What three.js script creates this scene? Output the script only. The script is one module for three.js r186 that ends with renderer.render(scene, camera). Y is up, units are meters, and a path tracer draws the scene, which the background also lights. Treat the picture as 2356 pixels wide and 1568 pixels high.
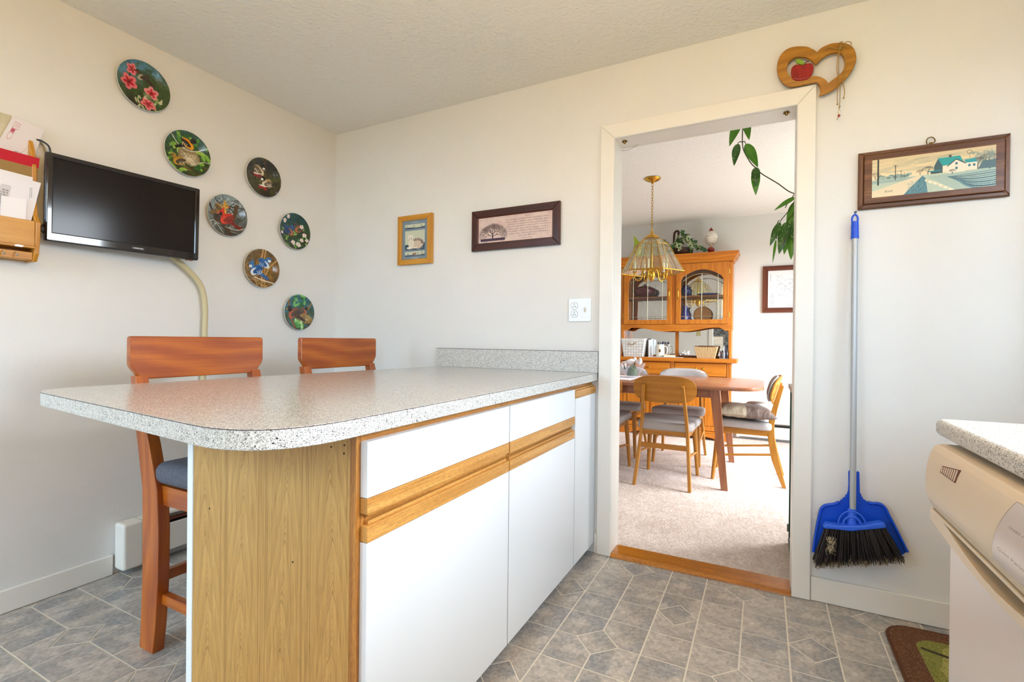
import * as THREE from 'three';
import { RoundedBoxGeometry } from 'three/addons/geometries/RoundedBoxGeometry.js';
import { mergeGeometries, mergeVertices, toCreasedNormals } from 'three/addons/utils/BufferGeometryUtils.js';
import { RectAreaLightUniformsLib } from 'three/addons/lights/RectAreaLightUniformsLib.js';

// ---------------------------------------------------------------- camera, sky, daylight, exposure
RectAreaLightUniformsLib.init();
const scene = new THREE.Scene();
const camera = new THREE.PerspectiveCamera(69.99, 2356 / 1568, 0.05, 100);
camera.rotation.order = 'YXZ';
camera.position.set(2.582, 1.0708, 2.3806);
camera.rotation.set(-0.0035, 0.4758, 0.0105);
scene.background = new THREE.Color(0.75, 0.87, 1.0);
scene.backgroundIntensity = 2.2;
const renderer = new THREE.WebGLRenderer({ antialias: true });
renderer.toneMapping = THREE.LinearToneMapping;
renderer.toneMappingExposure = 1.04;
renderer.shadowMap.enabled = true;
const PI = Math.PI;

// daylight: the bright part of the sky above the trees, outside each window
function daylight(name, w, h, at, towards, rgb, intensity) {
  const l = new THREE.RectAreaLight(new THREE.Color().setRGB(...rgb), intensity, w, h);
  l.name = name; l.position.set(...at); l.lookAt(...towards); scene.add(l);
}
const KWIN = { z0: 0.5, z1: 1.95, y0: 1.08, y1: 2.08 };     // kitchen window above the sink counter, right wall
const DWIN = { z0: -3.15, z1: -1.0, y0: 0.06, y1: 2.08 };    // glazed patio door of the dining room, right wall
const RWIN = { x0: 0.12, x1: 1.16, y0: 0.06, y1: 2.1 };       // glazed back door behind the camera, rear wall
const SWIN = { x0: 2.5, x1: 3.3, y0: 1.05, y1: 2.1 };         // small window behind the camera, rear wall
daylight('kitchen_daylight', 7.0, 3.2, [7.8, 3.0, 1.25], [3.6, 1.5, 1.25], [0.52, 0.76, 1.0], 10.5);
daylight('rear_daylight', 10.0, 3.4, [1.8, 2.8, 7.7], [1.8, 1.3, 3.5], [0.52, 0.76, 1.0], 15.5);
daylight('dining_daylight', 6.0, 3.6, [7.0, 3.4, -2.07], [3.5, 1.1, -2.07], [1.0, 0.97, 0.93], 17.5);

// ---------------------------------------------------------------- helpers
function rng(seed) { let a = seed >>> 0; return () => { a = (a + 0x6d2b79f5) | 0; let t = Math.imul(a ^ (a >>> 15), 1 | a); t = (t + Math.imul(t ^ (t >>> 7), 61 | t)) ^ t; return ((t ^ (t >>> 14)) >>> 0) / 4294967296; }; }
const rand = rng(20240611);
const clamp = (x, a = 0, b = 1) => Math.min(b, Math.max(a, x));
const lerp = (a, b, t) => a + (b - a) * t;
const mix = (a, b, t) => [lerp(a[0], b[0], t), lerp(a[1], b[1], t), lerp(a[2], b[2], t)];
const smooth = (a, b, x) => { const t = clamp((x - a) / (b - a)); return t * t * (3 - 2 * t); };
function hash(x, y, s) { let h = Math.imul(x, 374761393) + Math.imul(y, 668265263) + Math.imul(s, 2147483647 ^ 1274126177); h = Math.imul(h ^ (h >>> 13), 1274126177); return ((h ^ (h >>> 16)) >>> 0) / 4294967296; }
function vnoise(x, y, px, py, s) {   // value noise, periodic in px, py
  const x0 = Math.floor(x), y0 = Math.floor(y), fx = x - x0, fy = y - y0, u = fx * fx * (3 - 2 * fx), v = fy * fy * (3 - 2 * fy);
  const m = (a, n) => ((a % n) + n) % n, xa = m(x0, px), xb = m(x0 + 1, px), ya = m(y0, py), yb = m(y0 + 1, py);
  return lerp(lerp(hash(xa, ya, s), hash(xb, ya, s), u), lerp(hash(xa, yb, s), hash(xb, yb, s), u), v);
}
function fbm(u, v, fx, fy, oct, s) { let a = 0.5, t = 0, n = 0; for (let i = 0; i < oct; i++) { t += a * vnoise(u * fx, v * fy, fx, fy, s + i * 17); n += a; a *= 0.5; fx *= 2; fy *= 2; } return t / n; }
function tex(w, h, fn, srgb = true, rep = [1, 1]) {
  const d = new Uint8Array(w * h * 4);
  for (let j = 0; j < h; j++) for (let i = 0; i < w; i++) { const c = fn((i + 0.5) / w, (j + 0.5) / h), k = (j * w + i) * 4; if (typeof c === 'number') d[k] = d[k + 1] = d[k + 2] = clamp(c) * 255; else { d[k] = clamp(c[0], 0, 255); d[k + 1] = clamp(c[1], 0, 255); d[k + 2] = clamp(c[2], 0, 255); } d[k + 3] = 255; }
  const t = new THREE.DataTexture(d, w, h, THREE.RGBAFormat);
  t.wrapS = t.wrapT = THREE.RepeatWrapping; t.magFilter = THREE.LinearFilter; t.minFilter = THREE.LinearMipmapLinearFilter; t.generateMipmaps = true;
  if (srgb) t.colorSpace = THREE.SRGBColorSpace;
  t.repeat.set(...rep); t.needsUpdate = true; return t;
}
function print(w, h, draw) {         // flat print drawn on a canvas
  const c = document.createElement('canvas'); c.width = w; c.height = h; const g = c.getContext('2d'); draw(g, w, h);
  const t = new THREE.CanvasTexture(c); t.colorSpace = THREE.SRGBColorSpace; t.anisotropy = 8; return t;
}
const hex = (s) => [parseInt(s.slice(1, 3), 16), parseInt(s.slice(3, 5), 16), parseInt(s.slice(5, 7), 16)];
function mat(o) { const { phys, ...r } = o; return phys || 'clearcoat' in r || 'transmission' in r || 'sheen' in r ? new THREE.MeshPhysicalMaterial(r) : new THREE.MeshStandardMaterial(r); }
// wood: v runs along the grain; one tile is 0.32 m across and 1.0 m along
function wood(dark, light, o = {}) {
  const { seed = 1, rings = 5, ring = 0.45, streak = 0.45, pore = 0.25, figure = 0, size = 512 } = o; const a = hex(dark), b = hex(light), deep = a.map((x) => x * 0.62);
  return tex(size, size, (u, v) => {
    const w = fbm(u, v, 3, 2, 3, seed), r = 0.5 + 0.5 * Math.sin(2 * PI * (u * rings + 2.2 * (w - 0.5) + figure * Math.sin(2 * PI * v))), s = fbm(u, v, 70, 5, 3, seed + 5), f = vnoise(u * 230, v * 9, 230, 9, seed + 3);
    const c = mix(a, b, clamp(0.5 + ring * (r - 0.5) + streak * 1.3 * (s - 0.5) + streak * 0.45 * (f - 0.5)));
    const i = Math.floor(u * 300), sh = hash(i, 7, seed) * 40, j = Math.floor(v * 40 + sh), k = v * 40 + sh - j; // short dark pores lying along the grain
    return hash(i, j, seed + 21) < 0.3 + 0.25 * r && k > 0.1 && k < 0.5 + 0.4 * hash(j, i, seed) ? mix(c, deep, pore * 0.45) : c;
  }, true, [1 / 0.32, 1]);
}
function woodMat(dark, light, o = {}) { return mat({ map: wood(dark, light, o), roughness: o.rough ?? 0.42, clearcoat: o.coat ?? 0.0, clearcoatRoughness: 0.2 }); }
// metric uv by the way each face points; grain = axis along which v runs
let uvSeed = 7;
function muv(g, grain = 'y', shift = true) {
  const G = 'xyz'.indexOf(grain), p = g.attributes.position, n = g.attributes.normal, uv = new Float32Array(p.count * 2), r = rng(uvSeed++), ox = shift ? r() : 0, oy = shift ? r() : 0;
  for (let i = 0; i < p.count; i++) {
    const N = [Math.abs(n.getX(i)), Math.abs(n.getY(i)), Math.abs(n.getZ(i))], P = [p.getX(i), p.getY(i), p.getZ(i)];
    let d = N[0] >= N[1] && N[0] >= N[2] ? 0 : N[1] >= N[2] ? 1 : 2; const ax = [0, 1, 2].filter((k) => k !== d);
    let a = ax[0], b = ax[1]; if (a === G) [a, b] = [b, a];
    uv[2 * i] = P[a] + ox; uv[2 * i + 1] = P[b] + oy;
  }
  g.setAttribute('uv', new THREE.BufferAttribute(uv, 2)); return g;
}
function clean(g) { g = g.index ? g.toNonIndexed() : g; for (const k of Object.keys(g.attributes)) if (!['position', 'normal', 'uv'].includes(k)) g.deleteAttribute(k); if (!g.attributes.uv) muv(g); return g; }
const merge = (l) => mergeGeometries(l.map(clean));
// box from corner to corner with softened edges
function bx(x0, x1, y0, y1, z0, z1, r = 0.002, grain = 'y') {
  const w = x1 - x0, h = y1 - y0, d = z1 - z0; r = Math.min(r, w / 2.2, h / 2.2, d / 2.2);
  const g = r > 0 ? new RoundedBoxGeometry(w, h, d, 1, r) : new THREE.BoxGeometry(w, h, d); g.translate((x0 + x1) / 2, (y0 + y1) / 2, (z0 + z1) / 2); return muv(g, grain);
}
// outline in xy pushed from z0 to z1 with a small bevel
function ex(pts, z0, z1, b = 0.0015, grain = 'y', holes = [], seg = 1) {
  const s = new THREE.Shape(pts.map((p) => new THREE.Vector2(p[0], p[1]))); for (const h of holes) s.holes.push(new THREE.Path(h.map((p) => new THREE.Vector2(p[0], p[1]))));
  const g = new THREE.ExtrudeGeometry(s, { depth: z1 - z0 - 2 * b, bevelEnabled: b > 0, bevelSize: b, bevelThickness: b, bevelOffset: -b, bevelSegments: seg, curveSegments: 10 });
  g.translate(0, 0, z0 + b); g.deleteAttribute('uv'); return muv(g, grain);
}
const rotY = (g, a) => g.rotateY(a), xz = (g) => g.rotateX(-PI / 2);   // xz: outline (x, -z) laid flat, height up
function tube(pts, r, seg = 24, rad = 8, closed = false) { const c = new THREE.CatmullRomCurve3(pts.map((p) => new THREE.Vector3(...p)), closed); return new THREE.TubeGeometry(c, seg, r, rad, closed); }
function cyl(a, b, ra, rb = ra, rad = 14, cap = true) {                   // tapered round bar from a to b
  const A = new THREE.Vector3(...a), B = new THREE.Vector3(...b), d = B.clone().sub(A), g = new THREE.CylinderGeometry(rb, ra, d.length(), rad, 1, !cap);
  g.applyQuaternion(new THREE.Quaternion().setFromUnitVectors(new THREE.Vector3(0, 1, 0), d.clone().normalize())); g.translate(...A.add(B).multiplyScalar(0.5).toArray()); return g;
}
function lathe(pts, seg = 40) { return new THREE.LatheGeometry(pts.map((p) => new THREE.Vector2(p[0], p[1])), seg); }
function rrect(x0, x1, y0, y1, r, n = 6) {                                  // rounded rectangle outline
  const o = []; const c = [[x1 - r, y0 + r, -PI / 2], [x1 - r, y1 - r, 0], [x0 + r, y1 - r, PI / 2], [x0 + r, y0 + r, PI]];
  for (const [cx, cy, a] of c) for (let i = 0; i <= n; i++) o.push([cx + r * Math.cos(a + (i / n) * PI / 2), cy + r * Math.sin(a + (i / n) * PI / 2)]); return o;
}
const taken = {};
function numbered(n) { const k = (taken[n] = (taken[n] ?? -1) + 1); return k ? n + '_' + String(k).padStart(3, '0') : n; }
function add(name, g, m, parent, label) { const o = new THREE.Mesh(g, m); o.name = name; o.castShadow = o.receiveShadow = true; if (label) o.userData.label = label; parent.add(o); return o; }
function thing(name, label, category, at = [0, 0, 0], turn = 0, group) {
  const o = new THREE.Group(); o.name = numbered(name); o.position.set(...at); o.rotation.y = turn; o.userData = { label, category }; if (group) o.userData.group = group; scene.add(o); return o;
}
function struct(name, g, m, label) { const o = g ? new THREE.Mesh(g, m) : new THREE.Group(); o.name = name; if (g) o.castShadow = o.receiveShadow = true; o.userData = { kind: 'structure' }; if (label) o.userData.label = label; scene.add(o); return o; }
function copyOf(root, at, turn, label) { const r = root.clone(); r.name = numbered(root.name.replace(/_\d{3}$/, '')); r.position.set(...at); r.rotation.y = turn; r.userData = { ...root.userData, label }; scene.add(r); return r; }
// planar uv (0..1) over x,y of a geometry, for prints
function planar(g, x0, x1, y0, y1) { const p = g.attributes.position, uv = new Float32Array(p.count * 2); for (let i = 0; i < p.count; i++) { uv[2 * i] = (p.getX(i) - x0) / (x1 - x0); uv[2 * i + 1] = (p.getY(i) - y0) / (y1 - y0); } g.setAttribute('uv', new THREE.BufferAttribute(uv, 2)); return g; }
function sheet(x0, x1, y0, y1, z) { const g = new THREE.PlaneGeometry(x1 - x0, y1 - y0); g.translate((x0 + x1) / 2, (y0 + y1) / 2, z); return g; }
// four mitred sides of a frame (facing +z), each side its own part
function frameSides(root, w, h, f, d, m, name = 'frame_side', b = 0.003, z = 0) {
  const X = w / 2, Y = h / 2;
  for (const [pts, gr] of [[[[-X, Y], [-X + f, Y - f], [X - f, Y - f], [X, Y]], 'x'], [[[-X, -Y], [X, -Y], [X - f, -Y + f], [-X + f, -Y + f]], 'x'], [[[-X, -Y], [-X + f, -Y + f], [-X + f, Y - f], [-X, Y]], 'y'], [[[X, -Y], [X, Y], [X - f, Y - f], [X - f, -Y + f]], 'y']]) add(name, ex(pts, z, z + d, b, gr), m, root);
}

// ---------------------------------------------------------------- materials
const bumpWall = tex(256, 256, (u, v) => 0.5 + 0.5 * (fbm(u, v, 40, 40, 3, 31) - 0.5), false, [2.5, 2.5]);
const bumpCeil = tex(512, 512, (u, v) => Math.pow(fbm(u, v, 70, 70, 2, 41), 1.6) * 0.7 + 0.3 * fbm(u, v, 24, 24, 2, 47), false, [1.25, 1.25]);
const wallMap = tex(512, 512, (u, v) => { const n = fbm(u, v, 5, 5, 4, 3), s = fbm(u, v, 90, 90, 2, 8); let c = mix(hex('#e4e2dd'), hex('#eae8e5'), n);  return c; }, true, [0.8, 0.8]);
const M = {
  wall: mat({ map: wallMap, bumpMap: bumpWall, bumpScale: 0.0006, roughness: 0.62 }),
  ceil: mat({ color: '#efebe4', bumpMap: bumpCeil, bumpScale: 0.004, roughness: 0.9 }),
  trim: mat({ map: tex(256, 256, (u, v) => { const n = fbm(u, v, 8, 8, 3, 77), s = fbm(u, v, 60, 60, 2, 78); return mix(hex('#efebe3'), hex('#b9a88c'), s > 0.9 ? (s - 0.9) * 4 : n * 0.06); }, true, [1.6, 1.6]), roughness: 0.38 }),
  white: mat({ color: '#eef0f1', roughness: 0.3 }),
  lam: mat({ color: '#e6e8ea', roughness: 0.32 }),
  heater: mat({ color: '#e9e2d6', roughness: 0.45 }),
  dark: mat({ color: '#191412', roughness: 0.7 }),
  black: mat({ color: '#0b0a0a', roughness: 0.35 }),
  brass: mat({ color: '#c79a3c', roughness: 0.24, metalness: 1 }),
  oldbrass: mat({ color: '#7a6236', roughness: 0.42, metalness: 1 }),
  steel: mat({ color: '#c3c6c9', roughness: 0.32, metalness: 1 }),
  oak: woodMat('#b0742f', '#e3aa5c', { seed: 11, rings: 7, ring: 0.35, streak: 0.55, pore: 0.5, rough: 0.42 }),
  oakDark: woodMat('#9a5f22', '#d3913f', { seed: 12, rings: 6, ring: 0.4, streak: 0.6, pore: 0.6 }),
  hutch: woodMat('#b25f10', '#e08d26', { seed: 13, rings: 5, ring: 0.4, streak: 0.5, pore: 0.4, rough: 0.36 }),
  hutchDark: woodMat('#6a3a14', '#92561f', { seed: 14, rings: 5, rough: 0.6 }),
  cherry: woodMat('#8f3d0c', '#c66d18', { seed: 15, rings: 4, ring: 0.5, streak: 0.35, pore: 0.15, figure: 0.4, rough: 0.3, coat: 0.3 }),
  teak: woodMat('#a4671c', '#c98b33', { seed: 16, rings: 5, ring: 0.35, streak: 0.45, pore: 0.2, rough: 0.38 }),
  walnutTop: woodMat('#8a5235', '#b3744d', { seed: 17, rings: 6, ring: 0.35, streak: 0.45, rough: 0.28, coat: 0.3 }),
  walnut: woodMat('#54301a', '#8a5a33', { seed: 18, rings: 6, ring: 0.5, streak: 0.6, pore: 0.5, rough: 0.36 }),
  pine: woodMat('#b9771f', '#dba03f', { seed: 19, rings: 4, ring: 0.5, streak: 0.3, pore: 0.1, rough: 0.4 }),
  heart: woodMat('#9a6414', '#c58a28', { seed: 20, rings: 8, ring: 0.5, streak: 0.35, rough: 0.45 }),
  threshold: woodMat('#9c5a0c', '#d8891c', { seed: 21, rings: 4, ring: 0.3, streak: 0.7, pore: 1.0, rough: 0.3, coat: 0.3 }),
  mahog: woodMat('#4d2013', '#7c3b22', { seed: 22, rings: 6, rough: 0.4 }),
  darkFrame: woodMat('#2e120d', '#5b2a1c', { seed: 23, rings: 9, ring: 0.3, streak: 0.7, pore: 0.4, rough: 0.32 }),
  mirror: mat({ color: '#e9ecea', roughness: 0.02, metalness: 1 }),
  glass: mat({ color: '#ffffff', transmission: 1, thickness: 0, roughness: 0.02, ior: 1.5 }),
  lead: mat({ color: '#b9ae93', roughness: 0.35, metalness: 0.9 }),
  fabric: mat({ map: tex(256, 256, (u, v) => { const a = fbm(u, v, 128, 6, 2, 51), b = fbm(u, v, 6, 128, 2, 52); return mix(hex('#9c9592'), hex('#c2bbb8'), clamp(0.5 + (a + b - 1) * 0.8)); }, true, [16, 16]), roughness: 0.95, sheen: 0.3, sheenRoughness: 0.6 }),
  slate: mat({ map: tex(256, 256, (u, v) => mix(hex('#4d4e57'), hex('#65666f'), fbm(u, v, 40, 40, 3, 55)), true, [4, 4]), roughness: 0.8, sheen: 0.4 }),
  blue: mat({ color: '#0a4fd6', roughness: 0.33 }),
  blue2: mat({ color: '#2d66e8', roughness: 0.35 }),
  paper: mat({ color: '#ece8ea', roughness: 0.8 }),
  cream: mat({ color: '#e9e2cf', roughness: 0.5 }),
};
// ---------------------------------------------------------------- shell of the two rooms
// kitchen x 0..3.6, z 0..3.5, 2.44 high; dining room behind the doorway x 0..3.5, z -3.62..-0.12, 2.47 high
struct('ceiling', bx(-0.12, 3.72, 2.44, 2.52, 0, 3.62, 0), M.ceil);
struct('ceiling_dining', bx(-0.12, 3.72, 2.47, 2.55, -3.74, -0.12, 0), M.ceil);
struct('wall_back', ex([[-0.12, 0], [1.905, 0], [1.905, 2.083], [2.716, 2.083], [2.716, 0], [3.72, 0], [3.72, 2.55], [-0.12, 2.55]], -0.12, 0, 0), M.wall);
struct('wall_left', bx(-0.12, 0, 0, 2.44, 0, 3.5, 0), M.wall);
struct('wall_front', ex([[-0.12, 0], [3.72, 0], [3.72, 2.44], [-0.12, 2.44]], 3.5, 3.62, 0, 'y', [[[RWIN.x0, RWIN.y0], [RWIN.x1, RWIN.y0], [RWIN.x1, RWIN.y1], [RWIN.x0, RWIN.y1]], [[SWIN.x0, SWIN.y0], [SWIN.x1, SWIN.y0], [SWIN.x1, SWIN.y1], [SWIN.x0, SWIN.y1]]]), M.wall);
const holed = (z0, z1, h, w, x0, x1) => ex([[-z1, 0], [-z0, 0], [-z0, h], [-z1, h]], x0, x1, 0, 'y', [[[-w.z1, w.y0], [-w.z0, w.y0], [-w.z0, w.y1], [-w.z1, w.y1]]]).rotateY(PI / 2);
struct('wall_right', holed(0, 3.5, 2.44, KWIN, 3.6, 3.72), M.wall);
struct('wall_dining_left', bx(-0.12, 0, 0, 2.47, -3.62, -0.12, 0), M.wall);
struct('wall_dining_back', bx(-0.12, 3.62, 0, 2.47, -3.74, -3.62, 0), M.wall);
struct('wall_dining_right', holed(-3.62, -0.12, 2.47, DWIN, 3.5, 3.62), M.wall);
{ // carpet of the dining room
  const c = tex(1024, 1024, (u, v) => { const n = fbm(u, v, 7, 7, 4, 61), f = fbm(u, v, 170, 110, 2, 62), k = fbm(u, v, 46, 30, 3, 66); return mix(hex('#c0afa6'), hex('#e8dcd5'), clamp(0.5 + (n - 0.5) * 0.55 + (f - 0.5) * 0.9 + (k - 0.5) * 0.5)); }, true, [0.8, 0.8]);
  const b = tex(1024, 1024, (u, v) => 0.6 * fbm(u, v, 170, 110, 2, 62) + 0.4 * fbm(u, v, 46, 30, 3, 66), false, [0.8, 0.8]);
  struct('floor_dining', bx(-0.12, 3.62, -0.08, 0.0, -3.74, -0.115, 0, 'z'), mat({ map: c, bumpMap: b, bumpScale: 0.0035, roughness: 1 }), 'pale beige cut pile carpet of the dining room');
}
{ // kitchen floor: grey mottled tiles with small diamonds set every third column, pale joints between
  const floor = struct('floor'); floor.userData.label = 'grey mottled tile floor with pale joints and small diamonds';
  add('joint_bed', bx(-0.12, 3.72, -0.08, -0.0012, -0.0, 3.62, 0, 'z'), mat({ color: '#e6decd', roughness: 0.6 }), floor);
  const mottle = tex(1024, 1024, (u, v) => {
    const a = fbm(u, v, 9, 9, 4, 71), b = fbm(u, v, 13, 13, 4, 72), f = fbm(u, v, 120, 120, 2, 73); let c = mix(hex('#a29d96'), hex('#b8b0a5'), smooth(0.35, 0.65, a)); c = mix(c, hex('#8e9094'), smooth(0.5, 0.72, b) * 0.55); c = mix(c, hex('#c9c1b5'), smooth(0.52, 0.72, fbm(u, v, 23, 23, 4, 74)) * 0.7);
    return c.map((x) => x + (f - 0.5) * 44);
  }, true, [1, 1]);
  const mats = []; for (let k = 0; k < 8; k++) { const t = mottle.clone(); t.offset.set((k * 0.37) % 1, (k * 0.61) % 1); t.needsUpdate = true; mats.push(mat({ map: t, roughness: 0.34 })); }
  const J = 0.0027, cache = {};
  const shapes = {     // outlines in cell units, joint taken off each side
    square: [[0, 0], [1, 0], [1, 1], [0, 1]],
    c00: [[0.5, 0], [1, 0], [1, 1], [0, 1], [0, 0.5]], c10: [[0, 0], [0.5, 0], [1, 0.5], [1, 1], [0, 1]], c01: [[0, 0], [1, 0], [1, 1], [0.5, 1], [0, 0.5]], c11: [[0, 0], [1, 0], [1, 0.5], [0.5, 1], [0, 1]],
    b0: [[0, 0], [0.5, 0.5], [1, 0], [1, 1], [0, 1]], b1: [[0, 0], [1, 0], [1, 1], [0.5, 0.5], [0, 1]],
    diamond: [[0.5, 0], [1, 0.5], [0.5, 1], [0, 0.5]],
  };
  function shrink(p, j) {   // move every edge inwards by j (outline runs counter-clockwise)
    const n = p.length, o = [];
    for (let i = 0; i < n; i++) { const a = p[(i + n - 1) % n], b = p[i], c = p[(i + 1) % n]; const e = (s, t) => { const dx = t[0] - s[0], dy = t[1] - s[1], l = Math.hypot(dx, dy); return [-dy / l, dx / l]; }; const n1 = e(a, b), n2 = e(b, c), k = 1 + n1[0] * n2[0] + n1[1] * n2[1]; o.push([b[0] + (j * (n1[0] + n2[0])) / k, b[1] + (j * (n1[1] + n2[1])) / k]); }
    return o;
  }
  function tileGeo(kind, px, pz) {
    const key = kind + px + pz; if (cache[key]) return cache[key];
    const p = shrink(shapes[kind].map(([a, b]) => [a * px, -b * pz]).reverse(), J);
    const s = new THREE.Shape(p.map((q) => new THREE.Vector2(...q))), g = new THREE.ExtrudeGeometry(s, { depth: 0.0022, bevelEnabled: false }); g.rotateX(-PI / 2); g.translate(0, -0.0022, 0); return (cache[key] = muv(g, 'z', false));
  }
  const list = [];
  function field(x0, z0, px, pz, i0, i1, j0, j1, ai, aj, keep) {   // A diamonds on crossings (ai + 3m, aj + 4n); B diamonds half-way, two rows on
    const mod = (a, n) => ((a % n) + n) % n, isA = (i, j) => mod(j - aj, 4) === 0 && mod(i - ai, 3) === 0, isB = (i, j) => mod(j - aj, 4) === 2 && mod(i - ai, 3) === 1;   // B sits on row j between column i and i + 1
    for (let j = j0; j < j1; j++) for (let i = i0; i < i1; i++) {
      const x = x0 + i * px, z = z0 + j * pz; if (!keep(x + px / 2, z + pz / 2)) continue;
      let k = 'square'; if (isA(i, j)) k = 'c00'; else if (isA(i + 1, j)) k = 'c10'; else if (isA(i, j + 1)) k = 'c01'; else if (isA(i + 1, j + 1)) k = 'c11'; else if (isB(i, j)) k = 'b0'; else if (isB(i, j + 1)) k = 'b1';
      list.push([tileGeo(k, px, pz), x, z]);
      if (isA(i, j)) list.push([tileGeo('diamond', px, pz), x - px / 2, z - pz / 2]);
      if (isB(i, j)) list.push([tileGeo('diamond', px, pz), x, z - pz / 2]);
    }
  }
  field(1.919, 0.074, 0.151, 0.157, -3, 12, -1, 22, 1, 0, (x, z) => x > 1.5 && x < 3.62 && z > -0.05 && z < 3.5);
  field(0.037, 1.235, 0.1548, 0.1545, -1, 10, -8, 15, 1, 0, (x, z) => x < 1.5 && z > 0 && z < 3.5);
  // the ones that show largest are single tiles, the rest one part
  const C = camera.position, fwd = [-Math.sin(0.4758), -Math.cos(0.4758)];
  const score = ([, x, z]) => { const dx = x + 0.07 - C.x, dz = z + 0.07 - C.z, f = dx * fwd[0] + dz * fwd[1], s = Math.abs(dx * -fwd[1] + dz * fwd[0]); return (f > 0.9 ? 0 : 10) + (s > f * 1.15 + 0.2 ? 6 : 0) + f * 0.1; };
  list.sort((a, b) => score(a) - score(b));
  const rest = [];
  list.forEach(([g, x, z], k) => { if (k < 290) { const o = add(numbered('tile'), g, mats[Math.floor(rand() * 8)], floor); o.position.set(x, 0, z); } else rest.push(g.clone().translate(x, 0, z)); });
  if (rest.length) { const o = add('remaining_tiles', merge(rest), mats[0], floor); o.userData.kind = 'stuff'; }
}
// ---------------------------------------------------------------- doorway trim
{
  const XL = 1.852, XR = 2.768, xl = 1.921, xr = 2.7, YT = 2.138, yt = 2.067;
  const casing = (name, z0, z1) => { const g = struct(name); g.userData.label = 'white painted door casing with mitred corners';
    add('casing_leg', ex([[XL, 0.001], [xl, 0.001], [xl, yt], [XL, YT]], z0, z1, 0.004, 'y', [], 2), M.trim, g); add('casing_leg', ex([[xr, 0.001], [XR, 0.001], [XR, YT], [xr, yt]], z0, z1, 0.004, 'y', [], 2), M.trim, g); add('casing_head', ex([[XL, YT], [xl, yt], [xr, yt], [XR, YT]], z0, z1, 0.004, 'x', [], 2), M.trim, g); };
  casing('trim_1', 0, 0.02); casing('trim_2', -0.14, -0.12);
  const j = struct('trim_3'); j.userData.label = 'white door jamb lining the opening';
  add('jamb_side', bx(1.905, 1.921, 0.014, 2.083, -0.12, 0.0, 0.001), M.trim, j); add('jamb_side', bx(2.7, 2.716, 0.014, 2.083, -0.12, 0.0, 0.001), M.trim, j); add('jamb_head', bx(1.921, 2.7, 2.067, 2.083, -0.12, 0.0, 0.001, 'x'), M.trim, j);
  const t = struct('trim_4'); t.userData.label = 'worn golden oak threshold board of the doorway';
  add('board', ex([[-0.022, 0], [0.12, 0], [0.118, 0.012], [0.0, 0.014], [-0.02, 0.006]], 0, 0.777, 0.001, 'z').rotateY(PI / 2).translate(1.922, 0.0005, 0), M.threshold, t);
  add('patch', bx(2.585, 2.69, 0.013, 0.0148, -0.075, -0.012, 0.0005, 'x'), M.threshold, t);
}
const bb = (name, g) => struct(name, g, M.trim, 'white painted baseboard');
bb('baseboard_left', bx(0, 0.014, 0.001, 0.09, 1.262, 3.5, 0.004, 'z'));
bb('baseboard_back', bx(2.769, 3.6, 0.001, 0.1, 0, 0.014, 0.004, 'x'));
bb('baseboard_corner', bx(1.838, 1.851, 0.001, 0.1, 0, 0.014, 0.002, 'x'));
bb('baseboard_dining', bx(0, 2.3, 0.001, 0.09, -3.62, -3.606, 0.003, 'x'));
// ---------------------------------------------------------------- windows in the right-hand walls
function windowUnit(name, w, xo, xi, split, label) {
  const g = struct(name); g.userData.label = label; const X = (xo + xi) / 2 + 0.03, f = 0.045;
  const W = (a, b, c, d, e, h) => bx(a, b, c, d, e, h, 0.003);
  add('frame_side', W(X - 0.02, X + 0.02, w.y0, w.y1, w.z0, w.z0 + f), M.white, g); add('frame_side', W(X - 0.02, X + 0.02, w.y0, w.y1, w.z1 - f, w.z1), M.white, g);
  add('frame_side', W(X - 0.02, X + 0.02, w.y0, w.y0 + f, w.z0 + f, w.z1 - f), M.white, g); add('frame_side', W(X - 0.02, X + 0.02, w.y1 - f, w.y1, w.z0 + f, w.z1 - f), M.white, g);
  const zm = (w.z0 + w.z1) / 2; add('meeting_stile', W(X - 0.018, X + 0.018, w.y0 + f, w.y1 - f, zm - 0.022, zm + 0.022), M.white, g);
  for (const [a, b] of [[w.z0 + f, zm - 0.022], [zm + 0.022, w.z1 - f]]) add('pane', sheet(-b, -a, w.y0 + f, w.y1 - f, X).rotateY(PI / 2), M.glass, g);
  const t = 0.06; for (const [y0, y1, z0, z1] of [[w.y0 - t, w.y0, w.z0 - t, w.z1 + t], [w.y1, w.y1 + t, w.z0 - t, w.z1 + t], [w.y0, w.y1, w.z0 - t, w.z0], [w.y0, w.y1, w.z1, w.z1 + t]]) if (y0 > 0.02 || split) add('casing', W(xi - 0.015, xi, Math.max(y0, 0.005), y1, z0, z1), M.trim, g);
  return g;
}
windowUnit('window_1', KWIN, 3.72, 3.6, true, 'white kitchen window above the sink counter');
windowUnit('window_2', DWIN, 3.62, 3.5, false, 'white glazed patio door of the dining room');
windowUnit('window_3', { z0: -RWIN.x1, z1: -RWIN.x0, y0: RWIN.y0, y1: RWIN.y1 }, 3.62, 3.5, false, 'white glazed back door in the rear kitchen wall').rotation.y = -PI / 2;
windowUnit('window_4', { z0: -SWIN.x1, z1: -SWIN.x0, y0: SWIN.y0, y1: SWIN.y1 }, 3.62, 3.5, true, 'small white window in the rear kitchen wall').rotation.y = -PI / 2;
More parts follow.
